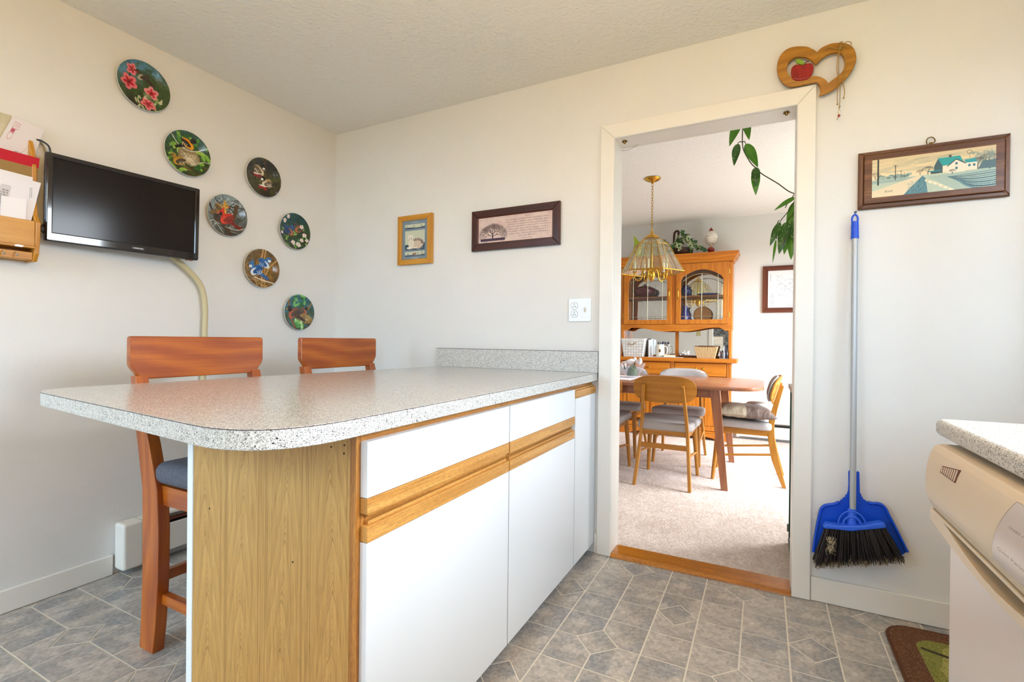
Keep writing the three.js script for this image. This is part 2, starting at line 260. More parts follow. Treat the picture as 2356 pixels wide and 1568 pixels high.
{ // ground outside the windows
  const lawn = struct('ground_outside', merge([bx(3.72, 40, -0.5, -0.35, -30, 30, 0, 'z'), bx(-30, 3.72, -0.5, -0.35, 3.62, 30, 0, 'z')]), mat({ map: tex(256, 256, (u, v) => mix(hex('#5d6b3a'), hex('#8c9460'), fbm(u, v, 12, 12, 4, 88)), true, [0.3, 0.3]), roughness: 1 }), 'grass outside the windows');
}
struct('patio_slab', bx(3.64, 7.5, -0.2, -0.08, -5.5, 0.5, 0.01, 'z'), mat({ map: tex(256, 256, (u, v) => mix(hex('#c9c4b8'), hex('#dedad0'), fbm(u, v, 10, 10, 4, 33)), true, [0.5, 0.5]), roughness: 0.9 }), 'pale concrete patio outside the dining room door');
// ---------------------------------------------------------------- kitchen ceiling lamp (above the frame)
{
  const L = [2.35, 2.44, 2.25], t = thing('ceiling_lamp', 'brass bowl uplighter hanging below the kitchen ceiling', 'lamp', L);
  add('canopy', lathe([[0.0, 0], [0.075, 0], [0.08, -0.01], [0.05, -0.026], [0.0, -0.03]]), M.brass, t);
  for (const k of [0, 1, 2]) { const c = Math.cos(k * 2.0944), q = Math.sin(k * 2.0944); add('rod', cyl([0.05 * c, -0.02, 0.05 * q], [0.17 * c, -0.517, 0.17 * q], 0.0025, 0.0025, 6), M.brass, t); }
  add('bowl_shade', lathe([[0.172, -0.517], [0.168, -0.537], [0.14, -0.572], [0.08, -0.597], [0.0, -0.605], [0.0, -0.599], [0.08, -0.591], [0.136, -0.566], [0.164, -0.535], [0.168, -0.517]]), M.brass, t);
  add('bulb', new THREE.SphereGeometry(0.04, 20, 14).translate(0, -0.48, 0), mat({ color: '#fff3da', emissive: new THREE.Color().setRGB(1, 0.66, 0.3), emissiveIntensity: 6, roughness: 0.6 }), t); add('socket', cyl([0, -0.52, 0], [0, -0.592, 0], 0.018, 0.018, 12), M.brass, t);
  const p = new THREE.PointLight(new THREE.Color().setRGB(1.0, 0.6, 0.17), 3.9); p.position.set(0, -0.48, 0); p.castShadow = true; p.shadow.radius = 2; p.name = 'ceiling_lamp_bulb'; t.add(p);
}
// ---------------------------------------------------------------- speckled laminate worktops
const speckle = tex(1024, 1024, (() => {
  const W = 1024, buf = new Float32Array(W * W).fill(0), r = rng(5), tone = new Float32Array(W * W).fill(1);
  const blob = (n, rad, t) => { for (let k = 0; k < n; k++) { const cx = r() * W, cy = r() * W, R = rad * (0.5 + r()), e = 0.6 + r() * 0.8; for (let y = -R * 1.6; y <= R * 1.6; y++) for (let x = -R * 1.6; x <= R * 1.6; x++) if ((x * x) * e + (y * y) / e < R * R) tone[(((cy + y) | 0) + W) % W * W + (((cx + x) | 0) + W) % W] = t; } };
  blob(9000, 2.8, 0.93); blob(15000, 2.0, 0.82); blob(17000, 1.7, 0.66); blob(11000, 1.4, 0.42); blob(1500, 2.0, 0.2); blob(260, 3.0, 0.16);
  return (u, v) => { const t = tone[((v * W) | 0) * W + ((u * W) | 0)], n = fbm(u, v, 60, 60, 2, 91); const b = 224 * t + (n - 0.5) * 16; return [b, b * 0.985, b * 0.955]; };
})(), true, [2.6, 2.6]);
M.counter = mat({ map: speckle, roughness: 0.2, clearcoat: 0.25, clearcoatRoughness: 0.15 });
M.counterEdge = mat({ map: speckle, roughness: 0.35 });
M.core = mat({ color: '#4a2a1c', roughness: 0.6 });
function smoothCorner(pts, rs, n = 9) {   // outline with chosen corner radii
  const o = []; pts.forEach((b, i) => { const r = rs[i]; if (!r) return o.push(b); const a = pts[(i + pts.length - 1) % pts.length], c = pts[(i + 1) % pts.length]; const va = new THREE.Vector2(a[0] - b[0], a[1] - b[1]).normalize(), vc = new THREE.Vector2(c[0] - b[0], c[1] - b[1]).normalize(); const p = [b[0] + va.x * r, b[1] + va.y * r], q = [b[0] + vc.x * r, b[1] + vc.y * r]; for (let k = 0; k <= n; k++) { const t = k / n; o.push([(1 - t) ** 2 * p[0] + 2 * t * (1 - t) * b[0] + t * t * q[0], (1 - t) ** 2 * p[1] + 2 * t * (1 - t) * b[1] + t * t * q[1]]); } }); return o;
}
{
  const t = thing('worktop', 'speckled grey laminate peninsula worktop with rounded corners', 'worktop');
  // outline in (x, -z): wall end, left edge with seating overhang, rounded near end, drawer side
  const out = smoothCorner([[0.868, -0.001], [1.8467, -0.001], [1.8467, -1.868], [0.66, -1.757]], [0, 0, 0.2, 0.13], 12);
  const body = xz(ex(out, 0.8686, 0.9056, 0.001)); add('edge_band', body, M.counterEdge, t);
  const lay = xz(ex(out, 0.9057, 0.907, 0)); lay.clearGroups(); 
  add('top_sheet', lay, M.counter, t);
  add('core_line', xz(ex(smoothCorner([[0.8675, -0.001], [1.8472, -0.001], [1.8472, -1.8686], [0.6595, -1.7576]], [0, 0, 0.2, 0.13], 12), 0.9046, 0.9059, 0)), M.core, t, 'dark seam line under the top sheet');
  const b = thing('backsplash', 'low speckled laminate upstand on the wall behind the worktop', 'backsplash');
  add('upstand', bx(0.862, 1.849, 0.9072, 1.013, 0.001, 0.02, 0.0015, 'x'), M.counterEdge, b); add('top_seam', bx(0.8615, 1.8495, 1.0131, 1.0145, 0.001, 0.0205, 0, 'x'), M.core, b);
}
// printed oak end panel: nested cathedral arches in four columns
const cathedral = tex(1024, 1024, (u, v) => {
  const col = u * 4, k = Math.floor(col), h = hash(k, 3, 9), x = (col - k - 0.5) * 2 + 0.14 * Math.sin(2 * PI * (v + k * 0.3)), ax = Math.abs(x);
  const F = v * 8 + h * 5 + (2.6 + h) * Math.pow(ax, 1.35) + 0.35 * (fbm(u, v, 40, 10, 3, 95) - 0.5), f = F - Math.floor(F);
  let line = 0; for (const [p, w, q] of [[0.08, 0.035, 1], [0.24, 0.03, 0.8], [0.38, 0.028, 0.6], [0.52, 0.028, 0.45], [0.68, 0.025, 0.3]]) line += q * Math.exp(-(((f - p) / w) ** 2)); line *= 1 - smooth(0.55, 0.85, ax) * 0.8;
  const side = smooth(0.45, 0.8, ax) * smooth(0.48, 0.7, vnoise(u * 150, v * 2, 150, 2, 98)), pores = vnoise(u * 300, v * 22, 300, 22, 96) > 0.8 ? 0.25 : 0, grain = fbm(u, v, 220, 14, 2, 97);
  let c = mix(hex('#c99c56'), hex('#bd8e49'), fbm(u, v, 6, 3, 3, 99)); c = mix(c, hex('#946a2e'), clamp(0.7 * line + 0.42 * side + pores)); return c.map((q) => q + (grain - 0.5) * 26);
}, true, [1 / 0.6, 1 / 1.0]);
M.endPanel = mat({ map: cathedral, roughness: 0.48 });
{
  const XF = 1.815, XD = 1.835, XB = 1.228;     // face frame, door faces, back of the cabinets
  const G = 'white cabinets under the peninsula worktop';
  function unit(label, z0, z1, build, near) {
    const t = thing('base_cabinet', label, 'cabinet', [0, 0, 0], 0, G);
    add('body', bx(XB, 1.797, 0.012, 0.8675, z0 + 0.0006, z1 - (near ? 0.014 : 0.0006), 0.001), M.lam, t);
    add('face_frame', merge([bx(1.797, XF, 0.03, 0.8675, z0 + 0.0006, z0 + 0.03, 0.001, 'y'), bx(1.797, XF, 0.03, 0.8675, z1 - 0.03, z1 - (near ? 0.0135 : 0.0006), 0.001, 'y'), bx(1.797, XF, 0.845, 0.8675, z0 + 0.03, z1 - 0.03, 0.001, 'z'), bx(1.797, XF, 0.645, 0.71, z0 + 0.03, z1 - 0.03, 0.001, 'z'), bx(1.797, XF, 0.03, 0.06, z0 + 0.03, z1 - 0.03, 0.001, 'z')]), M.oakDark, t);
    build(t, z0 + 0.003, z1 - (near ? 0.012 : 0.003)); return t;
  }
  // an oak finger-pull strip with a routed lip
  const pull = (y0, y1, z0, z1, lipUp) => merge([bx(XF, XD + 0.001, y0, y1, z0, z1, 0.0015, 'z'), lipUp ? bx(XF, XD - 0.008, y1, y1 + 0.008, z0 + 0.004, z1 - 0.012, 0.001, 'z') : bx(XF, XD - 0.008, y0 - 0.008, y0, z0 + 0.004, z1 - 0.012, 0.001, 'z')]);
  const drawerDoor = (t, a, b) => {
    const d = add('drawer_front', bx(XF, XD, 0.7275, 0.848, a, b, 0.001), M.lam, t); add('finger_pull', pull(0.692, 0.7265, a, b, false), M.oak, d, 'oak finger pull strip');
    const o = add('door', bx(XF, XD, 0.052, 0.6305, a, b, 0.001), M.lam, t); add('finger_pull', pull(0.6315, 0.666, a, b, true), M.oak, o, 'oak finger pull strip');
  };
  const near = unit('widest white cabinet at the near end of the peninsula, with oak-look end panel', 0.941, 1.61, drawerDoor, true);
  add('end_panel', ex([[XB, 0.001], [1.797, 0.001], [1.797, 0.868], [XB, 0.868]], 1.597, 1.61, 0.0005, 'y'), M.endPanel, near, 'printed oak end panel');
  add('corner_post', bx(1.7975, XF, 0.001, 0.8675, 1.597, 1.6105, 0.001, 'y'), M.oakDark, near, 'oak corner strip');
  add('back_strip', bx(1.201, 1.227, 0.001, 0.868, 1.585, 1.612, 0.003), M.white, near, 'white edge strip of the back panel');
  for (const [x, y] of [[1.78, 0.838], [1.779, 0.82], [1.74, 0.83], [1.30, 0.62], [1.62, 0.55]]) add('screw_hole', new THREE.CylinderGeometry(0.0022, 0.0022, 0.001, 8).rotateX(PI / 2).translate(x, y, 1.6104), M.dark, near);
  unit('white cabinet with drawer and door between the near cabinet and the narrow one', 0.304, 0.941, drawerDoor, false);
  unit('narrow white cabinet beside the door casing, oak strip on top of its door', 0.0006, 0.304, (t, a, b) => { const o = add('door', bx(XF, XD, 0.052, 0.8055, a, b - 0.002, 0.001), M.lam, t); add('finger_pull', pull(0.8065, 0.84, a, b - 0.002, true), M.oak, o, 'oak finger pull strip'); }, false);
  const k = thing('back_panel', 'white panel closing the seating side of the peninsula', 'panel'); add('panel', bx(1.2015, 1.227, 0.002, 0.868, 0.001, 1.584, 0.001), M.white, k);
}
// ---------------------------------------------------------------- counter stools (local: facing +x, origin on the floor under the seat)
{
  const t = thing('counter_stool', 'cherry wood counter stool with slate seat, nearest the camera, backrest showing largest', 'stool', [0.86, 0, 1.245], 0, 'stools at the peninsula');
  const legOut = (() => { const f = [[0.0, -0.172, -0.09], [0.1, -0.164, -0.075], [0.25, -0.158, -0.062], [0.42, -0.158, -0.06], [0.55, -0.162, -0.07], [0.7, -0.195, -0.12], [0.82, -0.225, -0.17], [0.93, -0.243, -0.205]]; return [...f.map(([y, a]) => [a, y]), ...f.slice().reverse().map(([y, , b]) => [b, y])].reverse(); })();
  for (const s of [-1, 1]) add('back_leg', ex(legOut, -0.019, 0.019, 0.003, 'y', [], 2).translate(0, 0, s * 0.215), M.cherry, t);
  // back panel: lower corners cut, slightly curved
  const bp = [[-0.25, 0.965], [-0.25, 1.068], [0.25, 1.068], [0.25, 0.965], [0.215, 0.917], [-0.215, 0.917]].reverse();
  const bg = ex(smoothCorner(bp, [0.01, 0.01, 0.012, 0.012, 0.01, 0.01], 3), -0.013, 0.013, 0.004, 'x', [], 2).rotateY(PI / 2).translate(-0.222, 0, 0); add('backrest', bg, M.cherry, t);
  for (const s of [-1, 1]) { add('front_leg', ex([[0.2, 0], [0.24, 0], [0.245, 0.56], [0.2, 0.56]], -0.02, 0.02, 0.003).translate(0, 0, s * 0.2), M.cherry, t); add('apron', bx(-0.1, 0.2, 0.5, 0.565, s * 0.205 - 0.011, s * 0.205 + 0.011, 0.002, 'x'), M.cherry, t); add('side_stretcher', bx(-0.09, 0.205, 0.165, 0.2, s * 0.205 - 0.012, s * 0.205 + 0.012, 0.003, 'x'), M.cherry, t); }
  add('apron', bx(0.2, 0.222, 0.5, 0.56, -0.18, 0.18, 0.002, 'z'), M.cherry, t); add('apron', bx(-0.13, -0.11, 0.5, 0.56, -0.196, 0.196, 0.002, 'z'), M.cherry, t);
  add('front_stretcher', bx(0.205, 0.232, 0.22, 0.255, -0.18, 0.18, 0.003, 'z'), M.cherry, t); add('back_stretcher', bx(-0.125, -0.1, 0.225, 0.26, -0.196, 0.196, 0.003, 'z'), M.cherry, t);
  const cush = new RoundedBoxGeometry(0.37, 0.075, 0.46, 5, 0.032); { const p = cush.attributes.position; for (let i = 0; i < p.count; i++) { const a = p.getX(i) / 0.185, b = p.getZ(i) / 0.23; if (p.getY(i) > 0) p.setY(i, p.getY(i) + 0.014 * (1 - a * a) * (1 - b * b)); } cush.computeVertexNormals(); }
  cush.translate(0.075, 0.605, 0); add('seat_cushion', muv(cush), M.slate, t);
  copyOf(t, [0.86, 0, 0.548], 0, 'cherry wood counter stool nearer the corner of the room, beyond the first stool');
}
// ---------------------------------------------------------------- baseboard heaters
{
  const box = (t, name, a, m) => add(name, bx(...a), m, t);
  const k = thing('baseboard_heater', 'white hot water baseboard heater on the wall behind the stools', 'heater');
  box(k, 'back_plate', [0.001, 0.01, 0.02, 0.228, 0.05, 1.17, 0.001, 'z'], M.heater); box(k, 'front_cover', [0.05, 0.064, 0.045, 0.172, 0.05, 1.17, 0.003, 'z'], M.heater); box(k, 'top_hood', [0.01, 0.055, 0.214, 0.228, 0.05, 1.17, 0.003, 'z'], M.heater); box(k, 'damper', [0.03, 0.06, 0.186, 0.194, 0.05, 1.17, 0.002, 'z'], M.mahog); box(k, 'fins', [0.011, 0.045, 0.06, 0.17, 0.06, 1.16, 0, 'z'], M.dark);
  box(k, 'end_cap', [0.001, 0.082, 0.022, 0.232, 1.17, 1.256, 0.014, 'y'], M.heater);
  const d = thing('baseboard_heater', 'white baseboard heater on the dining room wall beside the hutch', 'heater');
  box(d, 'back_plate', [2.36, 3.48, 0.02, 0.205, -3.619, -3.61, 0.001, 'x'], M.heater); box(d, 'front_cover', [2.36, 3.48, 0.03, 0.155, -3.565, -3.55, 0.003, 'x'], M.heater); box(d, 'top_hood', [2.36, 3.48, 0.19, 0.205, -3.61, -3.555, 0.003, 'x'], M.heater); box(d, 'fins', [2.37, 3.47, 0.05, 0.17, -3.61, -3.57, 0, 'x'], M.dark);
  box(d, 'end_cap', [2.33, 2.36, 0.02, 0.208, -3.619, -3.545, 0.006, 'y'], M.heater);
}
// ---------------------------------------------------------------- sink counter, dishwasher, rug
{
  const c = thing('sink_worktop', 'speckled laminate worktop over the dishwasher at the right edge', 'worktop');
  const out = smoothCorner([[2.917, -1.0], [2.917, -3.499], [3.599, -3.499], [3.599, -1.0]], [0.03, 0, 0, 0], 5);
  add('top', xz(ex(out, 0.873, 0.908, 0.012, 'y', [], 5)), M.counterEdge, c);
  const b = thing('sink_cabinet', 'white base cabinet under the sink worktop beyond the dishwasher', 'cabinet');
  add('body', bx(2.95, 3.598, 0.1, 0.872, 1.69, 3.49, 0.001), M.lam, b); add('toe_kick', bx(3.0, 3.598, 0.001, 0.0995, 1.69, 3.49, 0.001), M.dark, b);
  for (const z of [1.7, 2.3, 2.9]) { const o = add('door', bx(2.932, 2.9495, 0.12, 0.863, z + 0.003, z + 0.585, 0.002), M.lam, b); add('finger_pull', bx(2.93, 2.9495, 0.8635, 0.8715, z + 0.003, z + 0.585, 0.001, 'z'), M.oak, o); }
  const w = thing('dishwasher', 'cream and white dishwasher under the speckled worktop', 'dishwasher', [2.93, 0, 1.07]);
  M.dwCream = mat({ color: '#dccbb2', roughness: 0.38 }); M.dwWhite = mat({ color: '#e6dcd6', roughness: 0.22 });
  const L = 0.612;
  add('tub', bx(0.03, 0.64, 0.02, 0.86, 0.004, L - 0.004, 0.003), M.dwCream, w);
  add('door', bx(0.0, 0.0295, 0.1, 0.7, 0.0, L, 0.006), M.dwWhite, w); add('toe_panel', bx(0.035, 0.05, 0.004, 0.098, 0.01, L - 0.01, 0.002), M.dark, w);
  // control panel: bulging profile run along z, its lower edge scooped for the hand
  const bulge = new THREE.CatmullRomCurve3([[-0.014, 0.863], [-0.022, 0.861], [-0.028, 0.855], [-0.036, 0.832], [-0.041, 0.79], [-0.038, 0.752], [-0.028, 0.7302]].map(([x, y]) => new THREE.Vector3(x, y, 0))).getPoints(36).map((q) => [q.x, q.y]); const ring = [[0.03, 0.863], ...bulge, [0.03, 0.7302]];
  add('control_panel', toCreasedNormals(ex(ring, 0, L, 0.002, 'z'), 0.5), M.dwCream, w);
  const lip = []; for (let i = 0; i <= 16; i++) { const t = i / 16; lip.push([t * L, 0.7295 - 0.001]); } const low = []; for (let i = 16; i >= 0; i--) { const t = i / 16; low.push([t * L, 0.704 - 0.02 * Math.sin(PI * t)]); }
  const scoop = []; for (let i = 0; i <= 16; i++) { const t = 0.14 + 0.72 * (i / 16); scoop.push([t * L, 0.7225]); } for (let i = 15; i > 0; i--) { const t = 0.14 + 0.72 * (i / 16); scoop.push([t * L, 0.7225 - 0.026 * Math.sin(PI * i / 16)]); }
  const lg = ex([...lip, ...low].reverse(), 0.004, 0.032, 0.001, 'x', [scoop]).rotateY(-PI / 2); add('handle_lip', lg, M.dwCream, w);
  add('handle_recess', bx(0.0, 0.004, 0.69, 0.7285, 0.05, L - 0.05, 0), mat({ color: '#7d735c', roughness: 0.6 }), w);
  const surf = (y) => { for (let i = 0; i < bulge.length - 1; i++) { const [xa, ya] = bulge[i], [xb, yb] = bulge[i + 1]; if (y <= ya && y >= yb) return lerp(xa, xb, (ya - y) / (ya - yb || 1)); } return -0.03; }, tilt = (g) => { const p = g.attributes.position; for (let i = 0; i < p.count; i++) p.setX(i, p.getX(i) + surf(p.getY(i)) + 0.041); g.computeVertexNormals(); return g; };
  { // vent slots
    const v = add('vent', tilt(ex([[0.088, 0.8215], [0.17, 0.8215], [0.176, 0.8465], [0.09, 0.8345]].reverse(), 0.0405, 0.0422, 0, 'x').rotateY(-PI / 2)), M.mahog, w, 'small slotted vent');
    for (let i = 0; i < 8; i++) { const z = 0.093 + i * 0.0098; add('vent_fin', tilt(bx(-0.0427, -0.0405, 0.8232, 0.8335 + i * 0.0014, z, z + 0.0038, 0)), M.dwCream, v); }
  }
  const face = print(512, 512, (g, W, H) => { g.fillStyle = '#cfc7c3'; g.fillRect(0, 0, W, H); g.fillStyle = '#6a6462'; g.font = '26px sans-serif'; g.fillText('START / RESET', 120, 190); g.font = '32px sans-serif'; g.fillText('Quiet Partner I', 60, 400); g.fillRect(320, 330, 90, 30); });
  const arc = []; for (let i = 0; i <= 10; i++) { const t = i / 10; arc.push([0.334 + 0.05 * Math.pow(t, 1.4), 0.752 + 0.1 * t]); }
  const pl = [...arc, [0.56, 0.852], [0.56, 0.752]];
  const strip = (x0, x1) => { const s = []; const g = new THREE.BufferGeometry(), pos = [], uv = [], idx = []; const N = 12; for (let j = 0; j <= N; j++) { const y = 0.752 + 0.1 * j / N, z0 = 0.334 + 0.05 * Math.pow(j / N, 1.4) + x0, z1 = 0.58 - x0; for (const z of [z0, z1]) { pos.push(x1, y + (j === 0 ? -x0 : j === N ? x0 : 0) * -1 * 0, z); uv.push((z - 0.33) / 0.25, (y - 0.752) / 0.1); } } for (let j = 0; j < N; j++) idx.push(2 * j, 2 * j + 1, 2 * j + 2, 2 * j + 1, 2 * j + 3, 2 * j + 2); g.setIndex(idx); g.setAttribute('position', new THREE.Float32BufferAttribute(pos, 3)); g.setAttribute('uv', new THREE.Float32BufferAttribute(uv, 2)); g.computeVertexNormals(); return g; };
  add('panel_seam', tilt(strip(0, -0.0418)), M.core, w); add('button_panel', tilt(strip(0.0022, -0.0424)), mat({ map: face, roughness: 0.12 }), w, 'glossy pale button panel with lettering');
}
{
  const x0 = 2.995, x1 = 3.56, z0 = 0.075, z1 = 0.98;
  const pile = print(512, 820, (g, W, H) => {
    const r = rng(77); g.fillStyle = '#6e4326'; g.fillRect(0, 0, W, H); g.fillStyle = '#8f8f3c'; g.beginPath(); g.roundRect(70, 70, W - 140, H - 140, 60); g.fill();
    g.fillStyle = '#b4ac57'; for (let i = 0; i < 9; i++) { g.beginPath(); g.ellipse(120 + r() * 280, 120 + r() * 560, 50 + r() * 40, 26, r() * 3, 0, 7); g.fill(); } g.strokeStyle = '#3a2f16'; g.lineWidth = 14; g.beginPath(); g.moveTo(80, 130); g.quadraticCurveTo(220, 190, 430, 175); g.stroke();
    g.fillStyle = '#a3201f'; g.beginPath(); g.arc(190, 420, 120, 0, 7); g.fill(); g.beginPath(); g.arc(330, 560, 110, 0, 7); g.fill(); g.strokeStyle = '#4d2c18'; g.lineWidth = 10; g.beginPath(); g.arc(190, 420, 120, 0, 7); g.stroke(); g.beginPath(); g.arc(330, 560, 110, 0, 7); g.stroke();
    for (let i = 0; i < 60000; i++) { g.fillStyle = r() < 0.5 ? 'rgba(20,12,5,0.16)' : 'rgba(255,240,200,0.13)'; g.fillRect(r() * W, r() * H, 2, 3); }
  });
  const t = thing('rug', 'brown bordered kitchen rug with green leaves and red apples beside the dishwasher', 'rug');
  const g = xz(ex(rrect(x0, x1, -z1, -z0, 0.09, 8), 0.0008, 0.012, 0.003)); const p = g.attributes.position, uv = g.attributes.uv; for (let i = 0; i < p.count; i++) uv.setXY(i, (p.getX(i) - x0) / (x1 - x0), 1 - (p.getZ(i) - z0) / (z1 - z0));
  add('pile', g, mat({ map: pile, bumpMap: tex(256, 256, (u, v) => fbm(u, v, 100, 100, 2, 5), false, [3, 4]), bumpScale: 0.004, roughness: 1 }), t);
  const b = tube(rrect(x0 + 0.006, x1 - 0.006, z0 + 0.006, z1 - 0.006, 0.085, 6).map(([x, z]) => [x, 0.0072, z]), 0.0062, 120, 6, true); add('bound_edge', b, mat({ color: '#5b3418', roughness: 1 }), t);
}
// ---------------------------------------------------------------- painted bird plates on the left wall
// all left-wall things: local +z looks into the room (world +x), local +x is the viewer's right (world -z)
const WL = PI / 2;
const oval = (g, x, y, a, b, r, c) => { g.fillStyle = c; g.beginPath(); g.ellipse(x, y, a, b, r, 0, 7); g.fill(); };
function bird(g, x, y, s, dir, c) {          // dir 1 looks right, -1 looks left
  g.save(); g.translate(x, y); g.scale(dir * s, s);
  g.fillStyle = c.tail; g.beginPath(); g.moveTo(-18, 6); g.lineTo(-62, 34); g.lineTo(-54, 44); g.lineTo(-8, 22); g.fill();
  oval(g, 0, 4, 32, 20, 0.5, c.body); oval(g, 10, 12, 21, 14, 0.7, c.breast); oval(g, -8, 4, 27, 11, 0.55, c.wing);
  g.strokeStyle = c.bar; g.lineWidth = 2.5; for (let i = 0; i < 3; i++) { g.beginPath(); g.moveTo(-20 + i * 8, 2 + i * 3); g.lineTo(-26 + i * 8, 18 + i * 3); g.stroke(); }
  oval(g, 24, -14, 14, 13, 0, c.head); if (c.crest) { g.fillStyle = c.head; g.beginPath(); g.moveTo(12, -20); g.lineTo(14, -42); g.lineTo(32, -22); g.fill(); }
  if (c.cheek) oval(g, 28, -10, 8, 7, 0, c.cheek); g.fillStyle = c.beak; g.beginPath(); g.moveTo(35, -17); g.lineTo(49, -12); g.lineTo(35, -8); g.fill(); oval(g, 28, -17, 2.6, 2.6, 0, '#0a0806'); g.restore();
}
const branch = (g, pts, w, c) => { g.strokeStyle = c; g.lineWidth = w; g.lineCap = 'round'; g.beginPath(); g.moveTo(...pts[0]); for (let i = 1; i < pts.length - 1; i++) g.quadraticCurveTo(...pts[i], (pts[i][0] + pts[i + 1][0]) / 2, (pts[i][1] + pts[i + 1][1]) / 2); g.lineTo(...pts[pts.length - 1]); g.stroke(); };
const leafs = (g, r, n, box, cs, s) => { for (let i = 0; i < n; i++) { const x = box[0] + r() * (box[2] - box[0]), y = box[1] + r() * (box[3] - box[1]), a = r() * 6; oval(g, x, y, s * (0.7 + r() * 0.6), s * 0.4, a, cs[(r() * cs.length) | 0]); } };
const flower = (g, x, y, s, c, mid, core) => { for (let i = 0; i < 5; i++) { const a = i * 1.257 + x; oval(g, x + Math.cos(a) * s * 0.55, y + Math.sin(a) * s * 0.55, s * 0.62, s * 0.45, a, c); } for (let i = 0; i < 5; i++) { const a = i * 1.257 + x; oval(g, x + Math.cos(a) * s * 0.4, y + Math.sin(a) * s * 0.4, s * 0.36, s * 0.2, a, mid); } oval(g, x, y, s * 0.2, s * 0.2, 0, core); };
const wash = (g, W, list, r, n = 500, al = 0.5) => { g.globalAlpha = al; for (let i = 0; i < n; i++) oval(g, r() * W, r() * W, 6 + r() * 22, 4 + r() * 10, r() * 3, list[(r() * list.length) | 0]); g.globalAlpha = 1; };
const grad = (g, W, cs) => { const k = g.createLinearGradient(0, 0, W * 0.3, W); cs.forEach((c, i) => k.addColorStop(i / (cs.length - 1), c)); g.fillStyle = k; g.fillRect(0, 0, W, W); };
